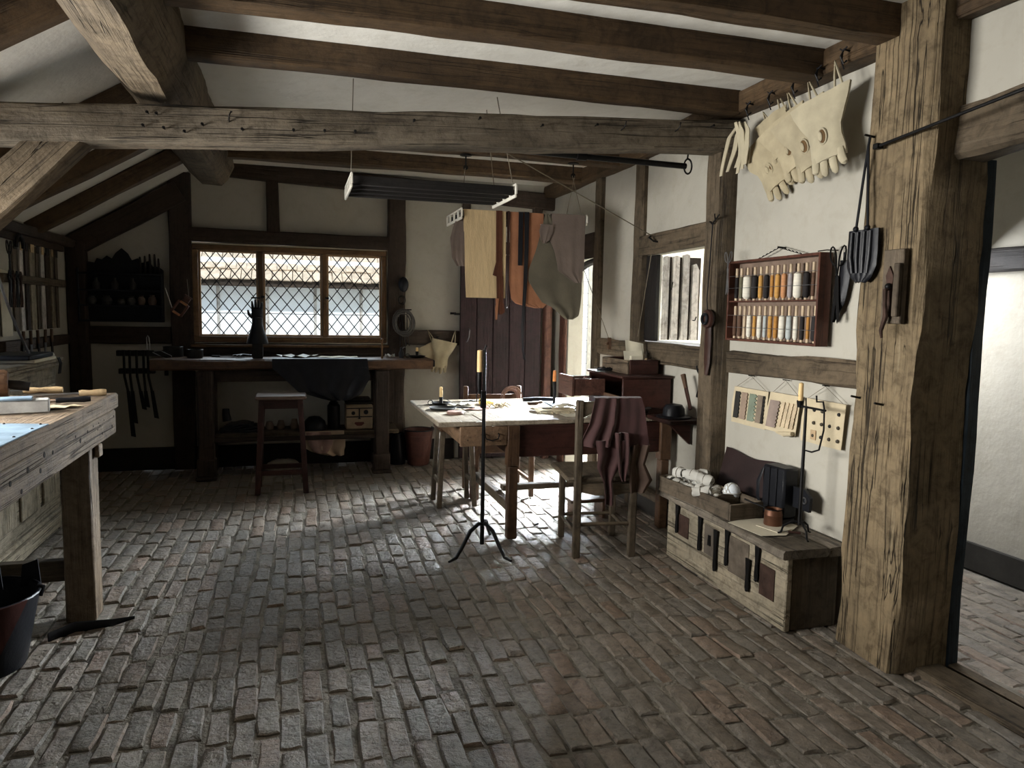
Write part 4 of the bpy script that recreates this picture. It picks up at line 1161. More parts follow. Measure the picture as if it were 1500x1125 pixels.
rg = MB().tube([(2.33 + .004, .034 * cos(q * pi / 8), .0 + .045 * sin(q * pi / 8)) for q in range(17)], .006, 7)
rg.v = [(2.335 + (y) * .8, -.0 + (x - 2.334), z) for x, y, z in rg.v]
part('ring', rg, M_IRON, t)
part('hook', MB().tube([(2.33, 0, .045), (2.335, 0, .09), (2.33, -.01, .11)], .005, 6), M_IRON, t)
part('hanger', MB().tube([(.9, 0, .02), (.9, 0, .06)], .003, 6), M_IRON, t)

# --- leathers over the second airer (hanging from its near slats)
AY = 5.535
def hang(label, rows, mat, y, amp=.006, freq=3, seed=0, th=.003, nu=10, nv=None, name='hanging_leather', top=True):
    t_ = thing(name, label, 'leather' if 'cloth' not in label else 'cloth', (0, y, 0), (0, 0, 0), 'leathers hanging on the airer over the table')
    f = folds(seed, amp, freq)
    part('front', rows_sheet(rows, lambda u, v: f(u, v), th, nu, nv), mat, t_)
    z, l, r = rows[0]
    part('back_fall', rows_sheet([(z, l, r), (z - .06, l + .005, r - .005), (z - .16, l + .01, r - .01)], lambda u, v: .036, th, 4, 3), mat, t_)
    part('top_fold', MB().box(l, r, -.0015, .0375, z - .001, z + .002), mat, t_)
    return t_
ZT = 2.285
hang('ochre ribbed cloth hanging square at the left of the airer', [(ZT, 1.225, 1.555), (2.0, 1.235, 1.56), (1.8, 1.24, 1.56), (1.625, 1.25, 1.56)], M_CLOTH, AY - .018, .004, 6, 1, nu=16, nv=20)
hang('long chestnut strap hanging beside the ochre cloth', [(ZT + .002, 1.475, 1.525), (1.9, 1.48, 1.53), (1.80, 1.455, 1.535), (1.79, 1.485, 1.54), (1.6, 1.49, 1.545), (1.52, 1.495, 1.56), (1.50, 1.515, 1.535)], M_STRAP, AY - .026, .004, 3, 2, nv=24)
hang('narrow tan thong hanging at the edge of the ochre cloth', [(1.62, 1.49, 1.508), (1.55, 1.478, 1.50), (1.46, 1.482, 1.495)], M_TAN, AY - .032, .002, 3, 2)
hang('thin dark strap left of the tan hide', [(ZT + .002, 1.565, 1.583), (2.0, 1.565, 1.582), (1.75, 1.568, 1.58), (1.55, 1.565, 1.578)], M_BRNL, AY - .030, .003, 3, 3)
hang('tan suede hide with a rounded lower edge', [(ZT, 1.59, 1.86), (2.1, 1.59, 1.86), (1.9, 1.59, 1.84), (1.75, 1.59, 1.84), (1.68, 1.60, 1.88), (1.62, 1.61, 1.90), (1.585, 1.65, 1.90), (1.555, 1.80, 1.87)], M_TAN, AY - .018, .007, 5, 4, nu=16, nv=26)
hang('short black strap in front of the tan hide', [(ZT + .002, 1.655, 1.69), (2.0, 1.655, 1.69), (1.88, 1.655, 1.688)], M_BLKL, AY - .030, .002, 3, 5)
hang('longest black strap reaching far below the other leathers', [(ZT + .003, 1.70, 1.738), (2.0, 1.705, 1.738), (1.7, 1.70, 1.73), (1.4, 1.69, 1.712), (1.22, 1.70, 1.715), (1.15, 1.715, 1.735)], M_BLKL, AY - .034, .004, 3, 6, nv=20)
hang('olive suede hide slanting down behind the grey one', [(ZT, 1.87, 1.90), (2.15, 1.84, 2.0), (2.0, 1.80, 2.17), (1.85, 1.745, 2.19), (1.77, 1.74, 2.19), (1.68, 1.80, 2.19), (1.60, 1.86, 2.185), (1.56, 1.95, 2.18), (1.50, 2.02, 2.17), (1.47, 2.06, 2.12)], M_OLIVE, AY - .030, .010, 5, 7, nu=16, nv=30)
hang('grey-brown suede hide at the right end of the airer', [(ZT + .003, 1.92, 2.20), (2.15, 1.93, 2.2), (2.10, 1.90, 2.2), (2.0, 1.95, 2.2), (1.9, 1.975, 2.2), (1.85, 1.98, 2.19), (1.80, 2.06, 2.19), (1.76, 2.12, 2.185)], M_GREY, AY - .040, .006, 4, 8, nu=14, nv=26)
hang('small grey flap folded over the olive hide', [(2.20, 1.83, 1.93), (2.15, 1.815, 1.93), (2.08, 1.83, 1.90), (2.055, 1.85, 1.87)], M_GREY, AY - .052, .006, 4, 8)
hang('grey suede hide showing at the far left behind the ochre cloth', [(2.26, 1.22, 1.30), (2.18, 1.18, 1.30), (2.08, 1.155, 1.30), (2.0, 1.165, 1.3), (1.93, 1.17, 1.3), (1.87, 1.21, 1.3)], M_GREY, AY + .14, .006, 4, 9)
# ================================================================== ON THE RIGHT WALL
hk = MB().tube([(0, 0, 0), (-.05, 0, .005), (-.055, 0, -.03)], .005, 6)
GX = 2.455
for k, (y, z, rx, s, mat_, lb, seed, mir, xo) in enumerate((
    (3.10, 2.58, -14, 1.0, M_HIDE, 'nearest pale gauntlet on the wall plate, with a crescent thumb hole', 1, 1, -.02),
    (3.31, 2.565, -22, 1.0, plain('buckskin_second', (.36, .31, .21), .75, 0, .16, 9, .3, 45), 'pale gauntlet hanging second from the great post', 2, 1, .015),
    (3.50, 2.57, -27, .95, plain('buckskin_third', (.40, .34, .225), .75, 0, .16, 9, .3, 45), 'pale gauntlet with narrow fingers, third from the great post', 3, 1, .05),
    (3.70, 2.50, -32, .98, M_HIDE2, 'lowest yellowish gauntlet with a brown thumb hole, fingers pointing down right', 4, 1, .06),
    (3.62, 2.62, -24, .78, M_HIDE2, 'small crumpled gauntlet behind the lowest one', 6, 1, .075))):
    g_ = glove('gauntlet', lb, (GX + xo, y, z), (radians(rx), 0, radians(15)), s, mat_, True, mirror=mir, seed=seed, flare=.98 if k < 3 else .82)
t = thing('leather_offcuts', 'knotted bunch of pale leather strips on the hook nearest the tie beam', 'leather', (2.46, 3.79, 2.62))
for k in range(6):
    y = -.09 + k * .036
    part('strip', rows_sheet([(.0, y * .3 - .012, y * .3 + .012), (-.06, y - .02, y + .02), (-.15, y - .024 + .01 * (k % 2), y + .02), (-.24 - .02 * (k % 3), y - .012 + .03, y + .014 + .03)], lambda u, v, k=k: -.012 * (k % 3) - .02 * sin(3 * v + k), .005, 4, 14, 'yz'), M_HIDE, t)
for y, z, lb in ((3.73, 2.64, 'leftmost'), (3.53, 2.645, 'second'), (3.33, 2.65, 'middle'), (3.15, 2.66, 'fourth'), (2.98, 2.69, 'nearest')):
    h_ = thing('iron_hook', '%s iron hook tied to the wall plate over the gauntlets' % lb, 'hook', (2.49, y, z + .07), (0, 0, 0), 'iron hooks along the wall plate')
    part('shank', MB().tube([(0, 0, 0), (-.03, 0, .004), (-.045, .004, -.03), (-.03, 0, -.06), (-.012, 0, -.045)], .005, 7), M_IRON, h_)
    part('thong', MB().tube([(-.03, -.02, .01), (-.036, 0, -.004), (-.03, .025, .012)], .0035, 6).tube([(-.035, 0, 0), (-.03, .012, -.05), (-.02, .004, -.085)], .003, 6), M_BLKL, h_)

def pattern_cloth(label, y0, y1, zt, zb, kind, skew=0.0):
    # y0 > y1 : left edge to right edge as seen from the room
    t_ = thing('pattern_cloth', label, 'cloth', (2.572, 0, 0), (0, 0, 0), 'linen pattern samples on the wall')
    part('linen', rows_sheet([(zt, y0, y1), ((zt + zb) / 2, y0 + .01 + skew * .5, y1 + skew * .5), (zb, y0 + skew, y1 + skew)], lambda u, v: -.004 * sin(u * 9 + v * 3) * v, .003, 14, 8, 'yz'), M_LINEN, t_)
    W = y0 - y1; Hh = zt - zb
    def strip(a, b_, mat_, zig=0, z0=.12, z1=.86):
        n_ = 14; pts = []
        for q in range(n_ + 1):
            f = q / n_; pts.append((y0 - W * b_ + skew * f - (zig * (q % 2)), zt - Hh * lerp(z0, z1, f)))
        for q in range(n_, -1, -1):
            f = q / n_; pts.append((y0 - W * a + skew * f, zt - Hh * lerp(z0, z1, f)))
        vs = [(-.009, p[0], p[1]) for p in pts] + [(-.006, p[0], p[1]) for p in pts]
        n2 = len(pts); mb = MB()
        fs = []
        for q in range(n_):
            i0, i1, j0, j1 = q, q + 1, n2 - 1 - q, n2 - 2 - q
            fs.append((i0, i1, j1, j0)); fs.append((n2 + i0, n2 + j0, n2 + j1, n2 + i1))
            fs.append((i0, n2 + i0, n2 + i1, i1)); fs.append((j0, j1, n2 + j1, n2 + j0))
        mb.add(vs, fs)
        part('sample_strip', mb, mat_, t_)
    if kind == 1:
        strip(.07, .20, plain('sample_black', (.03, .028, .025), .9), .01); strip(.26, .42, plain('sample_taupe', (.27, .20, .15), .9), .01)
        strip(.50, .66, plain('sample_green', (.17, .20, .15), .9), .024); strip(.74, .88, plain('sample_brown', (.20, .16, .12), .9), .018); strip(.89, .93, plain('sample_black', (0, 0, 0)), .006)
    elif kind == 2:
        strip(.04, .34, plain('sample_mauve', (.25, .195, .165), .9), .012, .2, .9)
        for q in range(4): strip(.44 + q * .135, .53 + q * .135, plain('sample_fawn', (.50, .40, .27), .9), .004, .2, .84)
        part('curled_hem', MB().tube([(-.012, y0 - W * .45 + skew, zb + .0), (-.02, y0 - W * .75 + skew, zb + .004), (-.018, y1 + skew, zb + .015)], [.004, .014, .012], 8), M_LINEN, t_)
    else:
        for i in range(4):
            for j in range(3):
                if i == 2 and j == 0: continue
                part('button', MB().lathe([(.001, 0), (.010, 0), (.008, .006), (.001, .008)], 12, M=Matrix.Translation((-.003, y0 - W * (.26 + i * .20), zt - Hh * (.24 + j * .29))) @ Matrix.Rotation(-pi / 2, 4, 'Y')), plain('button_dark', (.06, .05, .035), .6, 0, .4) if (i + j) % 3 else plain('button_black', (.012, .012, .012), .5), t_)
        part('patch', MB().box(-.006, -.0025, y0 - W * .33, y0 - W * .2, zb + .02, zb + .07), plain('sample_tan', (.42, .30, .18), .9), t_)
    ym = (y0 + y1) / 2; zn = zt + .075
    part('string', MB().tube([(0, y0 - .02, zt), (-.004, ym, zn), (0, y1 + .02, zt)], .0013, 5), M_CORD, t_)
    part('nail', MB().cyl((.02, ym, zn), (-.03, ym - .01, zn + .006), .003, n=6), M_IRON, t_)
pattern_cloth('linen sample sheet with zigzag green and black strips, farthest from the great post', 3.90, 3.565, 1.095, .875, 1, .02)
pattern_cloth('linen sample sheet with fawn ribs and a curled hem, in the middle', 3.545, 3.285, 1.10, .88, 2, .035)
pattern_cloth('linen sheet sewn with rows of dark buttons next to the great post', 3.25, 2.95, 1.10, .87, 3, .02)

# scissors and sheath beside the rack
scissors('scissors', 'steel scissors hanging at the left end of the thread rack', (2.478, 3.885, 1.80), 0, 1.15, (pi / 2, pi / 2, pi / 2 if 0 else -pi / 2), M_STEEL, .08)
scissors('shears', 'black shears hanging between thread rack and great post', (2.55, 3.04, 1.72), 0, 1.7, (pi / 2, pi / 2, -pi / 2), M_IRON, .10)
t = thing('knife_sheath', 'black leather sheath hanging behind the shears', 'sheath', (2.57, 3.01, 1.80))
part('body', rows_sheet([(0, -.03, .035), (-.10, -.032, .04), (-.2, -.01, .05), (-.30, .055, .07)], lambda u, v: -.012 * sin(pi * u), .008, 6, 10, 'yz'), M_BLKL, t)
part('strap', MB().box(-.012, -.006, -.01, .01, -.005, .04, .002), M_BLKL, t)

# great post tools
t = thing('ribbed_pouch', 'black ribbed leather pad hanging on two cords from the great post', 'pouch', (2.415, 2.725, 1.91))
rows = [(0, -.085, .085), (-.10, -.088, .088), (-.16, -.085, .085), (-.205, -.06, .06), (-.228, -.025, .025)]
part('body', rows_sheet(rows, lambda u, v: -.006 * abs(sin(u * pi * 4)) , .016, 32, 16, 'yz'), M_BLKL, t)
for y in (-.055, -.018, .02, .056): part('rib', MB().tube([(-.016, y, -.01), (-.018, y, -.12), (-.014, y * .8, -.19)], .009, 8), M_BLKL, t)
for y in (-.035, .035): part('cord', MB().tube([(-.016, y, .0), (-.012, y * .4, .22), (-.008, 0, .36), (-.002, 0, .40)], .006, 7), M_BLKL, t)
for y in (-.035, .035): part('knot', MB().ball((-.018, y, .005), .013, 9, 6), M_BLKL, t)
part('nail', MB().cyl((.02, 0, .40), (-.03, 0, .405), .005), M_IRON, t)
t = thing('door_latch', 'old wooden latch block with a rusty catch nailed on the great post', 'latch', (2.425, 2.53, 1.50))
part('board', MB().box(-.028, .0, -.055, .055, 0, .31, .004), 'crate', t)
part('stop', MB().box(-.05, -.028, -.055, -.025, .03, .25, .004), 'crate', t)
part('plate', MB().prism([(-.01, .02), (.02, .05), (.015, .14), (.028, .2), (.01, .24), (-.012, .2), (-.008, .1)], 'yz', -.036, -.0285), M_RUST, t)
part('catch', MB().tube([(-.03, .0, .15), (-.06, .0, .14), (-.062, -.005, .08), (-.05, 0, .03), (-.06, .01, -.03), (-.05, .014, -.06)], [.007, .01, .008, .011, .008, .005], 8), M_RUST, t)
part('bolt', MB().ball((-.045, .0, .155), .015, 10, 6), M_IRON, t)
t = thing('curtain_rod', 'thin black rod fixed across the post and lintel', 'rod', (2.40, 2.66, 2.255))
part('rod', MB().cyl((0, 0, 0), (.0, -1.6, .14), .007, n=8), M_IRON, t)
part('bracket', MB().box(-.014, .02, -.01, .02, -.012, .012, .003), M_IRON, t)
for y, z, lb in ((2.72, 1.16, 'left'), (2.58, 1.145, 'right')):
    solo('nail', MB().cyl((.03, 0, 0), (-.035, 0, .012), .005, n=7), M_IRON, '%s one of two bent nails low on the great post' % lb, 'nail', (2.43, y, z))

# beam hanger on the square post
t = thing('leather_mallet_strap', 'dark brown leather tool with a long blade-like tongue hanging on the square post', 'tool', (2.465, 4.05, 1.50))
part('head', MB().lathe([(.001, -.02), (.055, -.014), (.06, 0), (.055, .014), (.001, .02)], 18, M=Matrix.Translation((-.01, 0, 0)) @ Matrix.Rotation(pi / 2, 4, 'Y')), M_BRNL, t)
part('loop', MB().tube([(-.034, .03 * cos(q * pi / 6), .03 * sin(q * pi / 6)) for q in range(13)], .010, 8), M_BLKL, t)
part('tongue', rows_sheet([(-.03, -.028, .03), (-.15, -.034, .036), (-.28, -.03, .03), (-.35, -.01, .01)], lambda u, v: -.010 * sin(pi * u), .012, 6, 14, 'yz'), M_BRNL, t)
part('thong', MB().tube([(-.015, 0, .05), (-.01, .02, .12), (.0, .01, .56), (.0, 0, .60)], .0035, 6), M_BLKL, t)
t = thing('forked_peg', 'small forked iron peg tied round the square post', 'peg', (2.475, 4.06, 2.08))
part('prong', MB().tube([(0, .05, .02), (-.012, .0, .0), (-.012, -.03, .02), (-.01, -.07, .05)], .005, 6), M_IRON, t)
part('prong', MB().tube([(-.012, -.03, .02), (-.014, -.025, .06)], .004, 6), M_IRON, t)

# ================================================================== ON THE IRON-MOUNTED CHEST
CZ = .424
t = thing('roll_crate', 'low grey wooden crate on the chest holding rolled white leather', 'crate', (2.30, 3.72, CZ), (0, 0, radians(4)))
part('side', MB().box(-.10, -.088, -.34, .36, 0, .095, .003), 'crate', t)
part('side', MB().box(.105, .117, -.34, .36, 0, .095, .003), 'crate', t)
part('end', MB().box(-.10, .117, -.352, -.341, 0, .09, .003), 'crate', t)
part('end', MB().box(-.10, .117, .361, .372, 0, .095, .003), 'crate', t)
part('bottom', MB().box(-.087, .104, -.34, .36, 0, .008), 'crate', t)
part('divider', MB().prism([(-.087, .009), (.104, .009), (.104, .06), (.06, .09), (-.02, .10), (-.087, .07)], 'xz', -.17, -.16), 'crate', t)
def white_roll(label, loc, rot, r=.032, l=.10, seed=0):
    t_ = thing('leather_roll', label, 'roll', loc, rot, 'white leather rolls in the crate')
    rr_ = random.Random(seed); n_ = 40; pts = []
    for k in range(n_ + 1):
        a = k / n_ * 2 * pi * 2.6; rad = r * (.28 + .72 * k / n_) + rr_.uniform(-.001, .001); pts.append((rad * cos(a), rad * sin(a)))
    part('sheet', MB().sheet(lambda u, v: (pts[min(n_, int(round(u * n_)))][0] * (1 + .16 * sin(v * 9 + seed + u * 5)), (v - .5) * l * (1 + .18 * sin(u * 23 + seed)), r + pts[min(n_, int(round(u * n_)))][1] * (1 + .14 * sin(v * 8 + u * 7 + seed))), n_, 4, .0035), M_WHITE, t_)
    part('tie', MB().tube([(r * 1.06 * cos(q * pi / 8), .004, r + r * 1.06 * sin(q * pi / 8)) for q in range(17)], .0018, 5), M_CORD, t_)
    return t_
rl = random.Random(3); n_r = 0
where = ['far corner', 'second row far side', 'second row room side', 'third row far side', 'third row room side', 'fourth row wall side', 'fourth row room side', 'middle on top', 'near end', 'far end on top', 'middle by the wall on top', 'room side on top', 'far side lying across', 'just before the divider']
spots = [(2.24, 4.04, 0), (2.34, 4.03, .0), (2.24, 3.94, .0), (2.34, 3.93, 0), (2.25, 3.83, 0), (2.35, 3.83, 0), (2.27, 3.73, 0), (2.36, 3.73, 0), (2.29, 3.62, 0), (2.28, 3.99, .06), (2.29, 3.88, .065), (2.37, 3.90, .06), (2.33, 3.79, .062), (2.23, 3.65, .03)]
for k, (x, y, dz) in enumerate(spots):
    white_roll('white tawed leather roll in the crate, %s' % where[k], (x, y, CZ + .03 + dz), (rl.uniform(-.25, .25), rl.uniform(-.2, .2), rl.uniform(-.8, .8)), rl.uniform(.030, .038), rl.uniform(.07, .10), k)
t = thing('lace_ball', 'pale bluish ball of wound lace in the crate, by the wall', 'ball', (2.385, 3.60, CZ + .095))
part('core', MB().ball((0, 0, 0), .05, 16, 10), plain('pale_blue_thread', (.72, .76, .80), .8, 0, .08, 20, .5, 60), t)
for k in range(5): part('winding', MB().tube([tuple(Euler((k * .6, k * .9, 0)).to_matrix() @ Vector((.0505 * cos(q * pi / 8), .0505 * sin(q * pi / 8), 0))) for q in range(17)], .003, 5), M_WHITE, t)

t = thing('saddle_flap', 'dark brown leather sheet leaning on the wall behind the crate', 'leather', (2.50, 3.60, CZ), (0, 0, 0))
part('sheet', MB().sheet(lambda u, v: (lerp(.0, .075, v) + .006 * sin(u * 9), lerp(-.28, .36 , u), lerp(.0, .275 + .01 * sin(u * 8), v)), 14, 8, .008), plain('dark_saddle', (.022, .012, .011), .5, 0, .3, 8, .3), t)
t = thing('black_box', 'black leather-covered box standing upright on the chest', 'box', (2.50, 3.32, CZ), (0, 0, radians(6)))
part('body', MB().box(-.055, .045, -.085, .085, .03, .30, .012), M_BLKL, t)
part('rib', MB().box(-.062, -.056, .02, .035, .035, .295, .003), M_BLKL, t)
part('rib', MB().box(-.062, -.056, -.035, -.02, .035, .295, .003), M_BLKL, t)
part('foot', MB().box(-.05, .04, -.08, .08, 0, .029, .004), M_BLKL, t)
part('side_strap', MB().tube([(-.06, .07, .28), (-.075, .09, .2), (-.065, .10, .12), (-.05, .085, .04)], [.004, .008, .008, .004], 8, flat=(1.8, .5, (0, 1, 0))), M_BLKL, t)
lug = thing('iron_lug', 'black eyed strap sticking out of the upright box', 'strap', (2.52, 3.17, CZ + .10))
part('strap', MB().prism([(-.07, 0), (.06, 0), (.06, .11), (-.03, .11), (-.075, .075)], 'yz', -.008, .008), M_BLKL, lug)
part('eye', MB().tube([(-.012, -.035 + .017 * cos(q * pi / 6), .055 + .015 * sin(q * pi / 6)) for q in range(13)], .004, 6), M_STEEL, lug)
t = thing('copper_pot', 'small round copper pot standing on parchment on the chest', 'pot', (2.405, 3.24, CZ + .006))
part('body', MB().lathe([(.001, 0), (.046, 0), (.048, .006), (.046, .05), (.048, .054), (.046, .058), (.044, .085), (.041, .085), (.040, .06), (.001, .055)], 24), M_COPPER, t)
part('rim', MB().tube([(.046 * cos(q * pi / 10), .046 * sin(q * pi / 10), .086) for q in range(21)], .003, 6), M_IRON, t)
part('handle', MB().tube([(-.03, .03, .086), (-.07, .09, .10), (-.09, .13, .11)], .005, 7), M_IRON, t)
t = thing('parchment_sheets', 'loose parchment sheets under the copper pot on the chest', 'paper', (2.36, 3.22, CZ + .001))
def irr(poly, z, th=.0012, wob=.0): return MB().prism(poly, 'xy', z, z + th)
part('sheet', irr([(-.16, .12), (-.13, -.13), (.0, -.15), (.17, -.02), (.16, .12), (-.02, .17)], 0), M_PAPER, t)
part('sheet', irr([(-.05, .03), (-.02, -.11), (.09, -.08), (.08, .08)], .0025, .003), M_PAPER, t)
blade_handle('small_knife', 'small dark-handled knife lying by the copper pot', 'knife', (2.395, 3.10, CZ + .004), radians(140), .06, .05, .006, .008, M_BRNL)

t = thing('chest_candle_stand', 'black iron rush-light stand with a candle standing on the chest', 'candle stand', (2.42, 3.05, CZ))
part('pole', MB().tube([(0, 0, .06), (0, 0, .3), (0, 0, .66)], [.010, .009, .007], 8), M_IRON, t)
part('arm', MB().cyl((-.002, .045, .655), (.0, -.14, .655), .0055), M_IRON, t)
part('cup', MB().lathe([(.001, -.012), (.014, -.012), (.018, .02), (.016, .022), (.001, .0)], 12, c=(0, .045, .66)), M_IRON, t)
part('candle', MB().lathe([(.011, 0), (.0125, .05), (.011, .10), (.001, .105)], 12, c=(0, .045, .668)), M_WAX, t)
part('holder', MB().tube([(0, 0, .655), (0, .005, .70)], .0035, 6), M_IRON, t)
part('scroll', MB().tube([(0, -.07, .72), (0, -.075, .69), (0, -.12, .695), (0, -.13, .66), (0, -.135, .56), (0, -.11, .46), (0, -.06, .44), (0, -.008, .44), (0, -.004, .40)], .0045, 7), M_IRON, t)
for a in (.35, 2.45, 4.5):
    c0, s0 = cos(a), sin(a)
    pts = [(0, 0, .07), (.03 * c0, .03 * s0, .075), (.075 * c0, .075 * s0, .045), (.085 * c0, .085 * s0, .01), (.10 * c0, .10 * s0, .004)]
    part('foot', MB().tube(pts, .0055, 7), M_IRON, t)

# ================================================================== FLOOR CANDLE STAND
t = thing('floor_candle_stand', 'tall black iron candle stand on arched feet in front of the table', 'candle stand', (1.145, 4.50, 0))
part('pole', MB().tube([(0, 0, .02), (0, 0, .5), (0, 0, 1.28)], [.014, .013, .010], 8), M_IRON, t)
part('tip', MB().tube([(0, 0, 1.28), (.008, 0, 1.31), (.015, 0, 1.30)], .006, 6), M_IRON, t)
part('slide', MB().box(-.022, .012, -.014, .014, .91, 1.02, .003), M_IRON, t)
part('socket', MB().tube([(-.03, 0, 1.0), (-.034, 0, 1.06), (-.032, 0, 1.14)], [.009, .014, .016], 9), M_IRON, t)
part('candle', MB().lathe([(.0165, 0), (.017, .08), (.016, .135), (.001, .14)], 14, c=(-.032, 0, 1.14)), M_WAX, t)
part('spring', MB().tube([(-.02, 0, .96), (-.045, 0, .95), (-.05, 0, .99), (-.03, 0, 1.02)], .004, 6), M_IRON, t)
for k in range(9): part('twist', MB().lathe([(.008, 0), (.012, .006), (.008, .012)], 8, c=(0, 0, 1.06 + k * .024)), M_IRON, t)
for (dx, dy) in ((-.27, -.26), (.10, -.33), (.14, .28)):
    pts = [(0, 0, .15), (.12 * dx, .12 * dy, .165), (.38 * dx, .38 * dy, .14), (.62 * dx, .62 * dy, .06), (.80 * dx, .80 * dy, .012), (dx, dy, .010)]
    part('foot', MB().tube(pts, [.011, .013, .013, .012, .011, .007], 8), M_IRON, t)

# ================================================================== ON THE WORK TABLE
T = TZ + .001
def dish_candle(label, loc, mat_c=M_WAX, h=.075, dish=.075, cup=True):
    t_ = thing('chamberstick', label, 'candlestick', loc)
    part('dish', MB().lathe([(.001, 0), (dish * .75, 0), (dish, .018), (dish * .96, .02), (dish * .7, .006), (.001, .006)], 22), M_IRON, t_)
    part('socket', MB().lathe([(.001, .006), (.016, .006), (.013, .03), (.016, .06), (.001, .06)], 12), M_IRON, t_)
    part('candle', MB().lathe([(.0125, .06), (.0125, .06 + h * .6), (.012, .06 + h), (.001, .064 + h)], 12), mat_c, t_)
    part('wick', wick_mb(.064 + h), M_BLKL, t_)
    part('handle', MB().tube([(dish * .93 + .022 - .022 * cos(q * pi / 6), 0, .02 + .018 * sin(q * pi / 6)) for q in range(13)], .003, 6), M_IRON, t_, rot=(0, 0, radians(200)))
    return t_
dish_candle('iron chamberstick with a short candle at the left end of the work table', (1.06, 5.50, T))
def flat_piece(name, label, cat, poly, loc, rz=0, th=.002, mat=None, group=None, curl=0.0):
    n_ = len(poly); cx = sum(p[0] for p in poly) / n_; cy = sum(p[1] for p in poly) / n_
    vs = [(cx, cy, curl * .0)] + [(x, y, curl * (1 if k % 2 else .2)) for k, (x, y) in enumerate(poly)]
    vs += [(a, b_, c_ + th) for a, b_, c_ in vs]
    m0 = n_ + 1; fs = []
    for k in range(n_):
        a, b_ = 1 + k, 1 + (k + 1) % n_
        fs += [(0, b_, a), (m0, m0 + a, m0 + b_), (a, b_, m0 + b_, m0 + a)]
    return solo(name, MB().add(vs, fs), mat or M_TAN, label, cat, loc, (0, 0, rz), group)
rp = random.Random(21)
def blob_poly(r, n_=11, sq=1.0, j=.3): return [((r * (1 + rp.uniform(-j, j))) * cos(2 * pi * k / n_), r * sq * (1 + rp.uniform(-j, j)) * sin(2 * pi * k / n_)) for k in range(n_)]
scissors('shears', 'black shears lying at the far left corner of the work table', (1.0, 5.52, T), radians(205), 1.0)
scissors('shears', 'black shears behind the chamberstick on the work table', (1.28, 5.66, T), radians(195), 1.1)
t = thing('flat_pan', 'shallow dark pan on the work table near its left edge', 'pan', (1.02, 5.22, T))
part('bowl', MB().lathe([(.001, 0), (.085, 0), (.10, .016), (.097, .018), (.08, .005), (.001, .005)], 22), M_POT, t)
part('handle', MB().box(.09, .24, -.012, .012, .008, .016, .004), M_POT, t)
t = thing('tan_disc', 'round brown leather pad with a white peg near the front of the table', 'pad', (1.06, 4.98, T))
part('pad', MB().lathe([(.001, 0), (.055, 0), (.06, .010), (.055, .02), (.001, .021)], 20), plain('mauve_leather', (.24, .15, .12), .6, 0, .2), t)
part('peg', MB().cyl((.06, -.02, .008), (.11, -.06, .006), .006), M_BONE, t)
flat_piece('leather_scrap', 'crumpled whitish leather scrap left of the floor candle stand', 'leather', blob_poly(.09, 13, .7), (1.2, 5.42, T), 0, .003, M_WHITE, curl=.02)
flat_piece('leather_scrap', 'brown leather piece lying behind the floor candle stand', 'leather', blob_poly(.10, 12, .7), (1.28, 5.22, T), .5, .003, plain('ruddy', (.20, .10, .07), .6), curl=.008)
gy = MB()
for k in range(9):
    a = -1.2 + k * .3
    gy.tube([(0, 0, .012), (.05 * cos(a), .05 * sin(a), .03), (.11 * cos(a), .11 * sin(a), .010)], [.010, .012, .003], 7)
solo('yellow_flower', gy, plain('yellow_straw', (.72, .55, .16), .8), 'bundle of yellow straw on the work table beside the candle stand pole', 'straw', (1.36, 5.48, T))
wl = MB()
rw_ = random.Random(9)
for k in range(16):
    a = rw_.uniform(0, 6.28); p = (rw_.uniform(-.07, .07), rw_.uniform(-.05, .05))
    wl.tube([(p[0], p[1], .008), (p[0] + .03 * cos(a), p[1] + .03 * sin(a), .025), (p[0] + .06 * cos(a + .6), p[1] + .05 * sin(a + .6), .008)], .005, 6)
solo('fleece_tuft', wl, M_LINEN, 'tangled cream fleece right of the candle stand pole', 'fleece', (1.50, 5.30, T), kind='stuff')
blade_handle('round_knife', 'dark wooden-handled awl in the middle of the work table', 'awl', (1.72, 5.38, T), radians(195), .09, .10, .013, .01, 'oak', blade_flat=False)
blade_handle('round_knife', 'second dark-handled awl near the short black strap', 'awl', (1.86, 5.46, T), radians(20), .10, .10, .012, .01, 'oak', blade_flat=False)
t = thing('tool_roll', 'dark leather tool roll by the tall iron candlestick', 'tool roll', (1.86, 5.58, T))
part('roll', MB().tube([(-.12, 0, .018), (0, .004, .02), (.13, -.01, .018)], [.016, .019, .016], 10), M_BLKL, t)
for k in range(3): part('tool', MB().cyl((.12, -.01 + k * .008, .018), (.20, -.02 + k * .022, .012), .004), M_STEEL, t)
fr = MB(); rf = random.Random(4)
t = thing('fringed_linen', 'bundle of fringed unbleached linen at the front of the work table', 'linen', (1.80, 5.0, T))
part('bundle', MB().sheet(lambda u, v: (lerp(-.16, .13, u), lerp(-.09, .10, v) + .02 * sin(u * 6), .006 + .022 * abs(sin(u * 7 + v * 3)) * (.5 + .5 * sin(pi * v))), 22, 12, .004), M_LINEN, t)
part('folded_end', MB().sheet(lambda u, v: (lerp(.02, .15, u), lerp(-.06, .09, v), .032 + .018 * sin(pi * u) + .01 * sin(5 * v)), 10, 8, .006), M_PAPER, t)
for k in range(26):
    x = -.16 + k * .011; a = rf.uniform(-.5, .5)
    fr.tube([(x, -.085, .012), (x + .012 * a, -.11, .006), (x + .03 * a, -.085 - rf.uniform(.04, .07), .003)], .0028, 5)
part('fringe', fr, M_LINEN, t, kind='stuff')
part('dark_edge', MB().box(-.10, -.03, -.03, -.02, .025, .032, .002), M_BLKL, t)
t = thing('tall_candlestick', 'slender black iron candlestick with an orange candle on the table', 'candlestick', (1.94, 5.40, T))
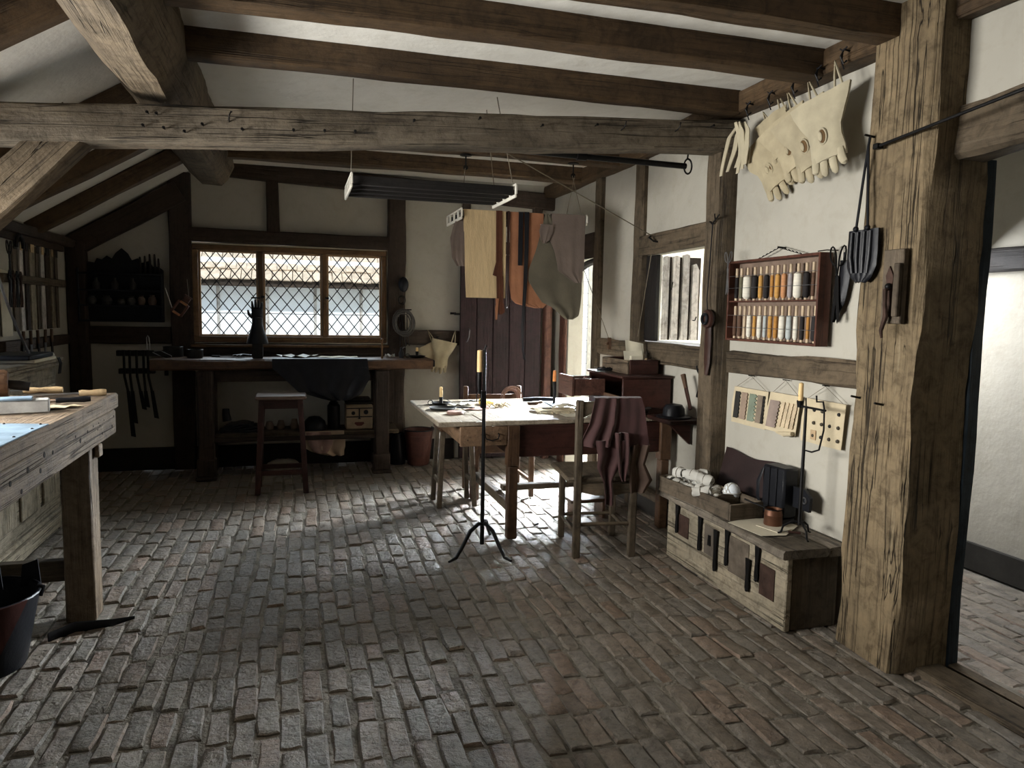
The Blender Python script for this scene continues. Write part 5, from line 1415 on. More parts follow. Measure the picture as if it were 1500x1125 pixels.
part('foot', MB().lathe([(.001, 0), (.035, 0), (.03, .008), (.001, .010)], 16), M_IRON, t)
part('stem', MB().tube([(0, 0, .008), (.003, 0, .10), (.0, 0, .18)], [.010, .014, .015], 9), M_IRON, t)
part('candle', MB().lathe([(.0145, 0), (.013, .05), (.012, .085), (.001, .088)], 12, c=(0, 0, .18)), M_WAXO, t)
part('wick', wick_mb(.265), M_BLKL, t)
flat_piece('slate', 'bluish slate slab on the table between candlestick and chair', 'slate', [(-.16, -.20), (.15, -.22), (.16, .20), (-.12, .22)], (2.02, 5.30, T), 0, .008, M_BLUE)
flat_piece('white_sheet', 'white paper sheet on the table seen through the chair back', 'paper', [(-.14, -.10), (.12, -.11), (.13, .10), (-.12, .11)], (1.92, 4.83, T), .1, .002, M_PAPER)
coil('leather_laces', 'bundle of brown laces looped over the low chair behind the table', (1.77, 6.0, .775), .085, 7, .005, plain('lace_brown', (.17, .10, .075), .5), seed=4)
# dark dishes at the right end
t = thing('pewter_dish', 'wide black dish on the work table beside the desk box', 'dish', (2.28, 4.70 - .02, T))
part('body', MB().lathe([(.001, 0), (.07, 0), (.105, .03), (.10, .032), (.06, .01), (.001, .01)], 24), M_POT, t)
t = thing('pewter_dish', 'second black dish stacked on the first beside the desk box', 'dish', (2.29, 4.68, T + .033))
part('body', MB().lathe([(.001, 0), (.07, 0), (.115, .028), (.11, .03), (.06, .01), (.001, .01)], 24), M_POT, t)
flat_piece('leather_scrap', 'crumpled black leather before the stacked dishes', 'leather', blob_poly(.075, 12, .5), (2.16, 4.72, T), 0, .012, M_BLKL, curl=.02)
t = thing('wall_shelf', 'small dark shelf on the right wall beyond the square post', 'shelf', (2.6, 4.43, .80))
part('board', MB().box(-.26, -.004, -.17, .17, 0, .03, .005), 'red', t)
part('bracket', MB().prism([(-.20, 0), (-.02, 0), (-.02, -.16)], 'xz', -.015, .015), 'red', t)
t = thing('black_hat', 'black felt hat on the small wall shelf', 'hat', (2.45, 4.42, .832))
part('brim', MB().lathe([(.001, 0), (.115, 0), (.12, .008), (.11, .012), (.001, .014)], 24), M_BLKL, t)
part('crown', MB().lathe([(.075, .01), (.072, .06), (.055, .085), (.001, .095)], 22), M_BLKL, t)
t = thing('lasting_pincers', 'brown wooden-handled pincers leaning on the square post', 'pincers', (2.50, 4.33, .98), (radians(-28), 0, 0))
part('handle', MB().tube([(0, 0, .06), (0, 0, .16)], [.014, .018], 9), 'oak', t)
part('shank', MB().tube([(0, 0, .06), (0, 0, -.09)], [.013, .012], 9, flat=(1.6, .7, (0, 1, 0))), M_BRNL, t)
t = thing('iron_scroll', 'dark curly iron bracket on the wall behind the square post', 'bracket', (2.56, 4.28, 1.08))
part('scroll', MB().tube([(0, .03 * cos(q * .5) * (1 + q * .05), -.10 + q * .016) for q in range(14)], .011, 8), M_IRON, t)

# papers and tools in the tray on the desk box
D = TZ + .284 + .011
t = thing('parchment_sheets', 'tall yellowish parchment pieces standing in the tray on the desk box', 'paper', (2.42, 4.98, D))
part('sheet', MB().sheet(lambda u, v: (lerp(-.06, .09, u), .0 + .05 * v + .008 * sin(u * 7), lerp(.0, .23 - .03 * u, v)), 8, 8, .002), M_PAPER, t)
part('sheet', MB().sheet(lambda u, v: (lerp(-.10, .05, u), -.06 + .05 * v + .004 * sin(u * 5), lerp(.0, .15, v)), 8, 8, .002), M_PAPER, t, (-.0, 0, 0))
part('folded_block', MB().box(-.09, .0, -.12, -.09, .0, .12, .004), M_PAPER, t)
blade_handle('awl', 'pale-handled awl standing in the tray', 'awl', (2.47, 4.88, D + .10), 0, .09, .05, .011, .006, 'pale', pitch=-pi / 2, blade_flat=False)
blade_handle('awl', 'curved brown-handled knife lying on the desk box', 'knife', (2.28, 5.30, TZ + .285), radians(110), .09, .07, .010, .008, 'oak')
flat_piece('leather_scrap', 'black leather scraps heaped on the left of the desk box', 'leather', blob_poly(.06, 12, .6), (2.25, 5.12, TZ + .284), 0, .012, M_BLKL, curl=.02)

# ================================================================== BACK BENCH
B = BZ + .002
t = thing('glove_form', 'dark wooden hand form with a flared cuff standing before the window', 'hand form', (-.33, 7.0, B))
part('block', MB().box(-.045, .045, -.04, .04, 0, .135, .005), 'black', t)
part('cuff', MB().lathe([(.001, .13), (.095, .13), (.088, .16), (.06, .25), (.045, .31), (.046, .36), (.001, .37)], 22), M_BLKL, t)
palm = MB().tube([(0, 0, .33), (0, 0, .39), (0, 0, .44), (0, 0, .455)], [.042, .05, .048, .03], 14, flat=(1, .55, (0, 0, 1)))
palm = MB().box(-.048, .048, -.02, .02, .335, .455, .016)
part('palm', palm, M_BLKL, t)
for k, (x, l, a) in enumerate(((-.036, .07, -.10), (-.012, .085, -.03), (.012, .08, .04), (.036, .06, .12))):
    part('finger', MB().tube([(x, 0, .44), (x + a * l * .5, 0, .44 + l * .5), (x + a * l, -.004, .44 + l)], [.0125, .0115, .007], 9), M_BLKL, t)
part('thumb', MB().tube([(-.04, 0, .36), (-.07, -.005, .39), (-.078, -.008, .43)], [.014, .013, .008], 9), M_BLKL, t)
part('cap_peg', MB().box(-.05, .03, -.012, .012, .532, .545, .003), 'black', t)
def tin(name, label, loc, r, h, mat=None):
    t_ = thing(name, label, 'tin', loc)
    part('body', MB().lathe([(.001, 0), (r * .95, 0), (r, .006), (r * .98, h * .92), (r * .9, h * .92), (r * .88, .01), (.001, .01)], 20), mat or M_POT, t_)
    part('rim', MB().tube([(r * .97 * cos(q * pi / 10), r * .97 * sin(q * pi / 10), h * .93) for q in range(21)], .004, 6), M_IRON, t_)
    return t_
tin('glue_tin', 'round dark tin on the left of the window bench', (-.86, 7.05, B), .068, .075)
tin('glue_tin', 'larger dark box tin behind the round one by the left post', (-1.06, 7.2, B), .085, .095)
blade_handle('awl', 'steel-bladed tool lying between tin and glove form', 'awl', (-.66, 7.12, B), radians(5), .07, .12, .009, .01, 'black')
scissors('scissors', 'dark scissors lying on the window bench left of the glove form', (-.55, 7.0, B), radians(160), 1.2)
t = thing('small_pincers', 'heap of small black pincers beside the glove form', 'pincers', (-.47, 7.15, B))
for k in range(3): part('arm', MB().tube([(-.08 + k * .03, -.02 * k, .01), (0, 0, .02), (.08, .02 * k - .02, .012)], .008, 7), M_IRON, t)
flat_piece('white_cloth', 'crumpled bluish-white cloth spread right of the glove form', 'cloth', blob_poly(.17, 15, .7), (.02, 7.05, B), 0, .004, M_WHITE, curl=.025)
flat_piece('paper_sheet', 'flat pale sheet in the middle of the window bench', 'paper', blob_poly(.2, 14, .5, .15), (.36, 7.05, B), 0, .003, M_PAPER, curl=.008)
flat_piece('white_cloth', 'small white rag near the chamberstick on the window bench', 'cloth', blob_poly(.06, 11, .7), (.86, 7.05, B), 0, .006, M_WHITE, curl=.03)
t = thing('upright_peg', 'thin upright wooden peg standing at the right of the window bench', 'peg', (.77, 6.90, B))
part('rod', MB().lathe([(.001, 0), (.012, 0), (.009, .02), (.009, .17), (.014, .18), (.001, .19)], 10), 'window', t)
t = thing('small_bottle', 'small black jug beside the chamberstick on the window bench', 'bottle', (.96, 6.98, B))
part('body', MB().lathe([(.001, 0), (.022, 0), (.024, .05), (.012, .07), (.012, .10), (.001, .10)], 14), M_BLKL, t)
part('spout', MB().tube([(.01, 0, .09), (.03, 0, .105), (.04, 0, .10)], .004, 6), M_STEEL, t)
dish_candle('chamberstick with an unlit candle at the right end of the window bench', (1.12, 7.05, B), M_WAX, .035, .085)
# tool holder with hanging tools, left of the bench
t = thing('tool_holder', 'two dark slotted boards with long tools hanging through them left of the window bench', 'tool rack', (-1.34, 7.14, 0))
part('board', MB().box(-.165, .27, -.03, .03, 1.075, 1.125, .004), 'black', t)
part('board', MB().box(-.15, .14, -.035, .035, .92, .965, .004), 'black', t)
part('post', MB().box(.215, .245, -.02, .02, .9, 1.08, .003), 'black', t)
for x0, zb, dx, lb in ((-.10, .36, .055, 'longest'), (-.055, .48, .03, 'second'), (.0, .60, .05, 'third'), (.055, .62, .02, 'fourth'), (.09, .52, .055, 'rightmost')):
    h_ = thing('hanging_iron', '%s dark flat tool hanging in the slotted boards' % lb, 'tool', (-1.34 + x0, 7.09, 0))
    part('shank', MB().tube([(0, 0, 1.13), (0, 0, .9), (dx * .5, 0, .75)], .011, 7), M_IRON, h_)
    part('blade', MB().prism([(dx * .5 - .014, .77), (dx * .5 + .014, .77), (dx + .022, zb), (dx - .016, zb + .01)], 'xz', -.006, .006), M_IRON, h_)
t = thing('iron_clip', 'bright iron staple standing on the slotted board', 'clip', (-1.25, 7.14, 1.127))
part('wire', MB().tube([(-.012, 0, 0), (-.014, 0, .11), (-.004, 0, .13), (.006, 0, .11), (.012, 0, 0)], .004, 6), M_STEEL, t)
t = thing('iron_clip', 'bent bright wire lying against the left end of the bench', 'clip', (-1.10, 6.80, B))
part('wire', MB().tube([(-.06, 0, .06), (.04, 0, .004), (.09, 0, .004), (.085, .0, .03), (.0, .0, .075), (-.05, 0, .07)], .004, 6), M_STEEL, t)

# hide hanging off the bench front
t = thing('dark_hide', 'large dark leather hide hanging over the front edge of the window bench', 'leather', (0, 6.755, 0))
part('hanging', rows_sheet([(B + .006, -.20, .62), (.99, -.20, .63), (.95, -.15, .635), (.90, -.10, .65), (.86, -.06, .62), (.82, -.02, .60), (.78, .02, .58), (.75, .12, .56), (.72, .22, .50), (.70, .30, .45)], lambda u, v: -.012 - .018 * abs(sin(u * 11 + v * 2)) * (.3 + v), .004, 44, 26), M_BLKL, t)
part('lying', MB().sheet(lambda u, v: (lerp(-.20, .62, u), lerp(-.012, .14, v), B + .006 + .004 * sin(u * 17) * v), 20, 6, .004), M_BLKL, t)

# under the bench
S = .397
t = thing('lantern', 'dark tin lantern on the shelf under the window bench', 'lantern', (.335, 7.05, S))
part('body', MB().lathe([(.001, 0), (.058, 0), (.058, .22), (.03, .255), (.001, .258)], 18), M_IRON, t)
part('cap', MB().lathe([(.045, .245), (.02, .27), (.02, .29), (.001, .295)], 14), M_IRON, t)
part('ring', MB().tube([(.022 * cos(q * pi / 6), 0, .305 + .02 * sin(q * pi / 6)) for q in range(13)], .003, 6), M_STEEL, t)
t = thing('domed_hat', 'black round felt hat on the shelf beside the lantern', 'hat', (.16, 7.03, S))
part('dome', MB().lathe([(.001, 0), (.11, 0), (.112, .02), (.095, .08), (.05, .12), (.001, .128)], 22), M_BLKL, t)
t = thing('painted_casket', 'small pale patterned casket with dark carved motifs on the bench shelf', 'casket', (.565, 7.05, S))
MP = plain('casket_pale', (.34, .26, .17), .6, 0, .25, 10, .2)
part('body', MB().box(-.125, .125, -.10, .10, 0, .235, .012), MP, t)
part('lid', MB().box(-.125, .125, -.105, .10, .237, .265, .01).box(-.10, .11, -.08, .08, .265, .295, .012), 'black', t)
for z in (.115, .195): part('band', MB().box(-.12, .12, -.1035, -.1005, z, z + .010, .001), M_BLKL, t)
part('band', MB().box(-.006, .006, -.1035, -.1005, .125, .195, .001), M_BLKL, t)
for x, z, r_ in ((-.055, .155, .018), (.062, .163, .022)):
    part('roundel', MB().lathe([(.001, 0), (r_, 0), (r_ * .8, .004), (.001, .005)], 14, M=Matrix.Translation((x, -.1002, z)) @ Matrix.Rotation(pi / 2, 4, 'X')), M_BLKL, t)
part('motif', MB().prism([(-.04, .07), (.04, .07), (.045, .055), (.02, .035), (-.02, .035), (-.045, .055)], 'xz', -.1035, -.1005), plain('motif_red', (.10, .03, .02), .6), t)
part('motif', MB().prism([(-.014, .10), (.014, .10), (0, .125)], 'xz', -.104, -.1005), M_BLKL, t)
t = thing('beige_cloth', 'beige leather skirt hanging off the shelf under the window bench', 'cloth', (0, 6.89, 0))
MBG = plain('beige_hide', (.40, .30, .21), .85, 0, .12, 6, .3)
part('front', rows_sheet([(S + .006, .04, .42), (.36, .04, .42), (.30, .045, .43), (.26, .06, .43), (.22, .12, .42), (.19, .20, .42), (.17, .28, .42)], lambda u, v: -.012 - .02 * sin(u * 13 + v * 4) * (.2 + v), .004, 30, 18), MBG, t)
part('under_layer', rows_sheet([(S, .08, .30), (.30, .10, .32), (.22, .14, .28), (.20, .18, .26)], lambda u, v: -.034 - .01 * sin(u * 9), .004, 14, 10), plain('mauve_hide', (.27, .17, .14), .85), t)
t = thing('leather_pile', 'dark heap of folded leather on the left of the bench shelf', 'leather', (-.47, 7.05, S))
for k in range(5):
    part('fold', MB().sheet(lambda u, v, k=k: (lerp(-.19 + k * .02, .18 - k * .03, u), lerp(-.12, .12, v), .008 + k * .016 + .008 * sin(u * 6 + k)), 10, 5, .012), M_BLKL, t)
t = thing('laced_boot', 'dark boot shape leaning at the left of the bench shelf', 'boot', (-.60, 7.02, S + .10))
part('shaft', MB().tube([(0, 0, 0), (-.01, 0, .06), (-.01, 0, .11)], [.04, .034, .03], 12), M_BLKL, t)
for k, x in enumerate((-.24, -.14, -.02)):
    t = thing('small_pot', '%s small brownish pot on the bench shelf behind the stool' % ('left', 'middle', 'right')[k], 'pot', (x, 7.1, S))
    part('body', MB().lathe([(.001, 0), (.032, 0), (.04, .03), (.03, .06), (.024, .075 + k * .01), (.001, .075 + k * .01)], 16), plain('brown_pot', (.12, .085, .06), .5, 0, .3), t)
t = thing('floor_bag', 'pale folded sack on the floor behind the stool', 'sack', (-.12, 7.0, 0))
part('body', MB().ball((0, 0, .07), .12, 14, 8, (1.3, .8, .55)).jit(.008, 2), plain('sack', (.22, .19, .15), .9), t)

# leather buckets by the post
def bucket(name, label, loc, r0, r1, h, mat, rim=M_BLKL, rz=0):
    t_ = thing(name, label, 'bucket', loc, (0, 0, rz))
    n_ = 26
    part('body', MB().lathe([(.001, 0), (r0, 0), (r0 * 1.02, .01), (lerp(r0, r1, .6), h * .6), (r1, h), (r1 - .010, h), (lerp(r0, r1, .5) - .012, h * .5), (r0 - .012, .014), (.001, .014)], n_), mat, t_)
    part('rim', MB().tube([(r1 * cos(q * pi / 12), r1 * sin(q * pi / 12), h + .002) for q in range(25)], .007, 7), rim, t_)
    part('patch', MB().sheet(lambda u, v: ((lerp(r0, r1, .25 + .6 * v) + .004) * cos(lerp(-2.3, -1.2 + .5 * v, u)), (lerp(r0, r1, .25 + .6 * v) + .004) * sin(lerp(-2.3, -1.2 + .5 * v, u)), h * (.25 + .6 * v)), 8, 6, .004), mat, t_)
    for a in (0.2, 3.3): part('ear', MB().tube([(r1 * cos(a), r1 * sin(a), h - .03), ((r1 + .012) * cos(a), (r1 + .012) * sin(a), h + .01), ((r1 - .01) * cos(a), (r1 - .01) * sin(a), h + .02)], .008, 7), rim, t_)
    return t_
bucket('leather_bucket', 'brown leather bucket on the floor right of the window bench', (1.16, 7.17, .0), .105, .145, .345, plain('bucket_leather', (.085, .034, .026), .45, 0, .35, 8, .3))
bucket('leather_bucket', 'black leather bucket in the dark beside the brown one', (.96, 7.23, .0), .08, .05, .30, M_BLKL)

# back post: coils and hanging things
PY = 7.30
solo('iron_peg', MB().cyl((0, .05, 0), (.09, -.06, .0), .006), M_IRON, 'iron peg carrying the coils of dark thong', 'peg', (1.0, 7.29, 1.525))
coil('thong_coil', 'coils of dark grey leather thong hanging from the post by the window', (1.02, 7.25, 1.40), .095, 12, .005, plain('thong_grey', (.07, .065, .06), .45), seed=2)
t = thing('dark_tails', 'dark leather strips hanging inside the thong coils', 'leather', (1.02, 7.28, 1.2))
for k in range(4): part('strip', MB().tube([(-.04 + k * .025, 0, .30), (-.03 + k * .022, -.01, .12), (-.03 + k * .03, 0, -.03)], .010, 6, flat=(1.4, .5, (0, 1, 0))), M_BLKL, t)
t = thing('whisk_brush', 'black oval brush hanging high on the post right of the window', 'brush', (1.02, 7.28, 1.62))
part('head', MB().ball((0, 0, .15), .05, 14, 8, (1, .6, 1.5)), M_BLKL, t)
part('thong', MB().tube([(0, 0, .08), (.01, 0, .0), (0, 0, -.04)], .004, 6), M_BRNL, t)
coil('small_ring_bunch', 'small bunch of rings below the oval brush', (1.0, 7.27, 1.62), .035, 3, .004, M_IRON, seed=6, cat='rings')
solo('door_pintle', MB().box(-.06, .0, -.02, .0, -.01, .012, .002), M_IRON, 'black iron pin sticking out of the plaster beside the plank door', 'pin', (1.57, 7.39, 1.495))
# gloves on the rail right of the bench
glove('gauntlet', 'large cream gauntlet hanging from the rail right of the window bench', (1.44, 7.30, 1.22), (radians(12), 0, radians(90)), .85, M_HIDE2, False, 'cream gauntlets by the window bench', 1, 7, .9)
glove('gauntlet', 'second cream gauntlet partly hidden behind the right end of the bench', (1.26, 7.34, 1.18), (radians(-25), 0, radians(90)), .75, M_HIDE2, False, 'cream gauntlets by the window bench', -1, 8, .9)
solo('iron_peg', MB().cyl((0, .05, 0), (0, -.06, .01), .007), M_IRON, 'iron peg in the rail above the cream gauntlet', 'peg', (1.37, 7.33, 1.25))
# frame reel on the left post
t = thing('wooden_reel', 'square orange-brown winding frame hanging on the post left of the window', 'reel', (-1.0, 7.25, 1.50), (0, radians(35), 0))
for x in (-.045, .045): part('bar', MB().box(x - .010, x + .010, -.02, .02, -.06, .06, .003), 'jamb', t)
for z in (-.055, .055): part('bar', MB().box(-.034, .034, -.02, .02, z - .010, z + .010, .003), plain('orange_wood', (.38, .17, .08), .45), t)
part('upper_block', MB().box(-.03, .03, -.018, .018, .07, .12, .004), 'jamb', t)
part('upper_block', MB().box(-.036, .036, -.012, .012, .122, .132, .002), 'jamb', t)
part('rod', MB().cyl((-.05, 0, -.04), (-.20, -.01, .08), .004), M_BONE, t)
part('string', MB().cyl((.0, 0, .13), (-.10, .01, .25), .0025), M_CORD, t)

# ================================================================== WALL SHELF (LEFT OF WINDOW)
t = thing('carved_wall_shelf', 'very dark wall shelf with a scalloped crest between corner and window post', 'shelf', (-1.485, 7.36, 1.37))
sil = [(-.335, 0), (.335, 0), (.335, .47), (.30, .50), (.25, .50), (.22, .55), (.16, .53), (.13, .57), (.08, .55), (.05, .61), (.0, .655), (-.05, .61), (-.08, .56), (-.12, .585), (-.16, .55), (-.2, .56), (-.22, .52), (-.28, .53), (-.335, .50)]
part('backboard', MB().prism(sil, 'xz', 0, .018), 'cupboard', t)
for z in (0.0, .135, .27, .415): part('shelf', MB().box(-.33, .33, -.10, -.0005, z, z + .016, .003), 'cupboard', t)
for x in (-.338, .328): part('side', MB().box(x, x + .012, -.11, -.0005, .0, .47, .004), 'cupboard', t)
dk = plain('dark_glaze', (.035, .034, .032), .4, 0, .4, 10, .1)
for k, (x, z, r_, h_) in enumerate(((-.24, .152, .045, .075), (-.12, .152, .05, .08), (.0, .152, .035, .06), (.08, .152, .04, .075), (.16, .152, .035, .085), (.25, .152, .04, .09))):
    t = thing('dark_jar', '%s dark jar on the middle board of the scalloped shelf' % ordn[k] + ' from the left', 'jar', (-1.485 + x, 7.305, 1.37 + z), (0, 0, 0), 'jars on the scalloped shelf')
    part('body', MB().lathe([(.001, 0), (r_ * .7, 0), (r_, h_ * .4), (r_ * .8, h_ * .75), (r_ * .5, h_ * .85), (r_ * .55, h_), (.001, h_)], 16), dk if k < 4 else plain('brownish_glaze', (.09, .065, .05), .4), t)
for k, (x, l) in enumerate(((.16, .16), (.20, .17), (.24, .19), (.28, .19), (.31, .15))):
    t = thing('file', '%s dark-handled file standing in the top board of the scalloped shelf' % ('first', 'second', 'third', 'fourth', 'last')[k], 'file', (-1.485 + x, 7.315, 1.37 + .433), (0, radians(-2), 0), 'files on the scalloped shelf')
    part('handle', MB().lathe([(.001, 0), (.009, 0), (.011, l * .6), (.008, l * .9), (.001, l * .94)], 9), 'black', t)
for k, (x) in enumerate((-.20, -.05, .09)):
    t = thing('small_bottle', '%s dark bottle on the upper board of the scalloped shelf' % ('left', 'middle', 'right')[k], 'bottle', (-1.485 + x, 7.31, 1.37 + .288))
    part('body', MB().lathe([(.001, 0), (.028, 0), (.03, .05), (.012, .08), (.012, .10), (.001, .10)], 14), dk, t)

# ================================================================== LEFT WALL TOOLS
t = thing('tool_board', 'rail on the left wall holding strips, shears and pincers', 'tool rack', (XL, 6.45, 1.10))
part('rail', MB().box(.02, .045, -.72, .70, .56, .62, .004), 'rail', t)
part('rail', MB().box(.0, .05, -.75, .72, .08, .16, .004), 'frame', t)
part('top_rail', MB().box(.0, .03, -.75, .72, .86, .93, .004), 'frame', t)
for k in range(9):
    y = 6.05 + k * .118; wdt = (.05, .035, .03, .055, .03, .04, .05, .035, .03)[k]
    t = thing('wooden_ruler', ('%s strip from the left behind the left wall rail' % ordn[k]) + (', %s' % ('pale', 'grey', 'dark')[k % 3]), 'ruler', (XL + .012, y, 1.30), (0, 0, 0), 'strips on the left wall rail')
    part('strip', MB().box(-.004, .006, -wdt, wdt, .02, .62 + .03 * (k % 3), .002), ('crate', 'drift', 'frame', 'chest')[k % 4], t)
    part('end', MB().box(.0065, .012, -wdt * .7, wdt * .7, .60, .68, .002), ('black', 'pale')[k % 2], t)
for k in range(5):
    t = thing('pattern_knife', '%s long blade hanging in the lower rail of the left wall' % ordn[k], 'knife', (XL + .06, 6.0 + k * .16, 1.22), (radians(6 * (k % 3) - 6), 0, 0), 'blades on the left wall')
    part('blade', MB().prism([(-.02, 0), (.02, 0), (.028, -.16), (-.01, -.18)], 'yz', -.003, .003), M_STEEL if k % 2 else M_IRON, t)
    part('handle', MB().cyl((0, 0, 0), (0, 0, .10), .011), 'oak', t)
scissors('shears', 'large black shears hanging on the left wall rail nearest the viewer', (XL + .06, 5.82, 1.80), 0, 1.6, (pi / 2, pi / 2, -pi / 2), M_IRON, .12)
for k in range(4):
    t = thing('pincers', '%s pair of brown pincers hooked over the left wall rail' % ordn[k], 'pincers', (XL + .065, 5.78 + k * .07, 1.60), (0, 0, 0), 'pincers on the left wall')
    for s_ in (-1, 1): part('arm', MB().tube([(0, s_ * .004, .14), (0, s_ * .022, .10), (0, -s_ * .004, .06), (0, s_ * .018, -.06), (0, s_ * .014, -.11)], [.005, .007, .008, .007, .005], 7), M_RUST if k % 2 else M_IRON, t)
pa = flat_piece('paper_pattern', 'white paper pattern pinned to the left wall', 'paper', [(-.09, -.16), (.10, -.16), (.11, .28), (-.10, .30)], (XL + .012, 5.85, 1.45), 0, .003, M_PAPER)
pa.rotation_euler = (pi / 2, 0, pi / 2)
t = thing('hanging_horseshoe', 'dark curved iron loop at the top of the left wall rack', 'iron', (XL + .05, 6.05, 1.93))
part('loop', MB().tube([(0, .07 * cos(q * pi / 10), .09 * sin(q * pi / 10) - .02) for q in range(11)], .013, 8), M_IRON, t)
# large curved bands standing on the cabinet
t = thing('curved_band', 'tall black curved steel band standing on the cabinet at the left edge', 'band', (-1.66, 4.75, 1.158))
part('band', MB().tube([(0, -.35 + .35 * (q / 12) ** 2.2, .85 - .85 * q / 12) for q in range(13)], .028, 8, flat=(1.0, .22, (0, 1, 0))), plain('dark_steel', (.03, .03, .035), .25, .8, .2), t)
t = thing('curved_band', 'slim bright curved rod standing on the cabinet', 'band', (-1.60, 5.30, 1.158))
part('band', MB().tube([(0, -.60 + .60 * (q / 12) ** 1.6, .78 - .77 * q / 12) for q in range(13)], .008, 8), M_STEEL, t)
t = thing('ledger_book', 'black bound book lying on the cabinet with pale sheets under it', 'book', (-1.66, 5.28, 1.157))
part('sheets', MB().box(-.12, .14, -.20, .22, 0, .02, .004), M_PAPER, t)
part('cover', MB().box(-.13, .13, -.26, .20, .021, .05, .006), M_BLKL, t)
t = thing('bone_folder', 'white bony lump on the sheets at the end of the cabinet', 'bone', (-1.58, 5.57, 1.157))
part('body', MB().ball((0, 0, .022), .028, 12, 7, (1.2, 1.4, .75)).jit(.004, 3), M_BONE, t)

# ================================================================== NEAR BENCH TOP
LT = LBZ + .001
t = thing('large_mallet', 'heavy round-headed wooden mallet lying at the back of the near bench', 'mallet', (-1.57, 3.96, LT), (0, 0, radians(14)))
part('head', MB().lathe([(.001, -.10), (.066, -.10), (.072, -.085), (.074, .0), (.070, .085), (.064, .10), (.001, .10)], 22, M=Matrix.Translation((.16, 0, .074)) @ Matrix.Rotation(pi / 2, 4, 'Y')), ('oak', 'X'), t)
part('handle', MB().tube([(.255, 0, .074), (.30, 0, .066), (.345, 0, .058)], [.02, .024, .022], 10), 'black', t)
blade_handle('chisel', 'pale-handled chisel lying across the far end of the near bench', 'chisel', (-1.30, 4.16, LT + .010), radians(186), .17, .10, .017, .02, 'pale')
blade_handle('drawknife', 'long-bladed knife with a pale handle at the front corner of the near bench', 'knife', (-1.04, 4.10, LT), radians(196), .12, .24, .017, .03, 'pale')
blade_handle('chisel', 'dark steel tool with a slender shaft beside the pale-handled knife', 'chisel', (-1.06, 4.19, LT), radians(188), .05, .22, .010, .012, 'black')
flat_piece('leather_scrap', 'tan leather strip lying before the mallet on the near bench', 'leather', [(-.12, -.035), (.14, -.02), (.16, .02), (.02, .05), (-.12, .03)], (-1.22, 3.84, LT), radians(25), .006, plain('apricot_leather', (.62, .38, .23), .7), curl=.004)
flat_piece('leather_scrap', 'cream leather offcut in front of the whetstone', 'leather', blob_poly(.09, 12, .5), (-1.02, 3.64, LT), radians(20), .003, M_LINEN, curl=.01)
blade_handle('skiving_knife', 'black-handled knife with a bright blade by the whetstone', 'knife', (-1.06, 3.80, LT + .004), radians(200), .14, .12, .013, .024, M_BLKL)
t = thing('whetstone', 'grey whetstone block with a bluish top on the near bench', 'stone', (-1.14, 3.52, LT), (0, 0, radians(14)))
part('block', MB().box(-.16, .13, -.05, .05, 0, .055, .005), M_STONE, t)
part('slab', MB().box(-.17, .07, -.056, .056, .0555, .064, .003), M_BLUE, t)
flat_piece('slate_sheet', 'blue-grey sheet covering the front edge of the near bench', 'sheet', [(-.36, -.9), (.14, -.88), (.15, -.45), (.15, .08), (.155, .22), (-.20, .30), (-.37, .28)], (-1.06, 2.93, LT), 0, .004, M_BLUE, curl=.0)
blade_handle('awl', 'black awl lying on the blue-grey sheet at the picture edge', 'awl', (-1.20, 3.22, LT + .006), radians(25), .08, .06, .009, .008, 'black')
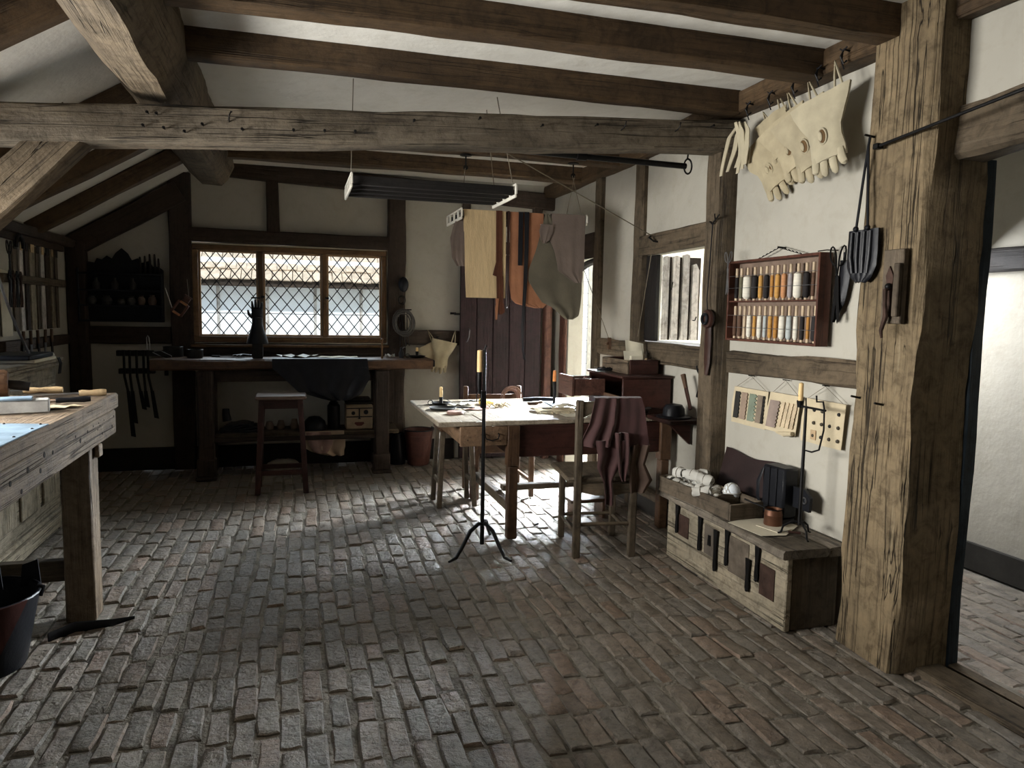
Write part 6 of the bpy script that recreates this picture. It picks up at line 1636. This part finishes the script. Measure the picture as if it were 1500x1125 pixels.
for x, y, lb in ((-.93, 3.14, 'at its far right corner'), (-1.06, 3.17, 'on its far edge'), (-.925, 3.03, 'high on its right edge'), (-.925, 2.85, 'lower on its right edge')):
    solo('tack', MB().lathe([(.001, 0), (.006, 0), (.004, .003), (.001, .004)], 9), M_IRON, 'small iron tack holding the blue-grey sheet ' + lb, 'tack', (x, y, LT + .004), (0, 0, 0), 'tacks in the blue-grey sheet')

# ================================================================== BUCKETS UNDER THE NEAR BENCH
bk_ = bucket('leather_bucket', 'large dark leather bucket of tools with a maroon front flap at the left edge', (-1.28, 3.44, 0), .165, .225, .305, M_BLKL)
part('front_flap', MB().sheet(lambda u, v: ((lerp(.165, .225, .15 + .85 * v) + .007) * cos(lerp(-2.6, -1.0 + .6 * v, u)), (lerp(.165, .225, .15 + .85 * v) + .007) * sin(lerp(-2.6, -1.0 + .6 * v, u)), .305 * (.15 + .87 * v)), 16, 8, .005), plain('maroon_bucket', (.045, .014, .011), .45, 0, .3, 7, .3), bk_)
for k in range(4): blade_handle('tool_in_bucket', '%s steel tool sticking out of the maroon bucket' % ordn[k], 'tool', (-1.33 + .03 * k, 3.42 + .02 * k, .30), radians(30 * k), .04, .10, .010, .014, 'black', pitch=radians(-68))
t = thing('leather_offcuts', 'black leather offcuts sticking up behind the maroon bucket', 'leather', (-1.16, 3.58, .28))
for k in range(2): part('piece', MB().prism([(-.05 + k * .14 - .1, 0), (.03 + k * .14 - .1, 0), (.02 + k * .14 - .1, .12), (-.04 + k * .14 - .1, .10)], 'xz', -.004 + k * .02, .004 + k * .02), M_BLKL, t)
sp = MB(); rz_ = random.Random(6)
sp.tube([(-.16, -.03, .01), (-.05, .02, .012), (.10, -.01, .01), (.20, .01, .006)], [.012, .016, .010, .004], 8, flat=(1.8, .5, (0, 0, 1)))
solo('leather_tongue', sp, M_BLKL, 'dark leather tongue on the bricks by the bench leg', 'leather', (-.95, 3.74, .003), (0, 0, radians(20)))
solo('nail', MB().cyl((0, 0, .01), (.03, 0, .02), .006), M_IRON, 'small iron object on the bricks under the work table', 'nail', (1.62, 4.86, .0))
t = thing('low_stool', 'low dark footstool on the floor behind the front chair', 'footstool', (2.08, 5.02, 0))
part('seat', MB().box(-.16, .16, -.10, .10, .13, .155, .006), 'oak', t)
for x in (-.11, .11): part('leg', MB().box(x - .012, x + .012, -.08, .08, 0, .13, .004), 'oak', t)
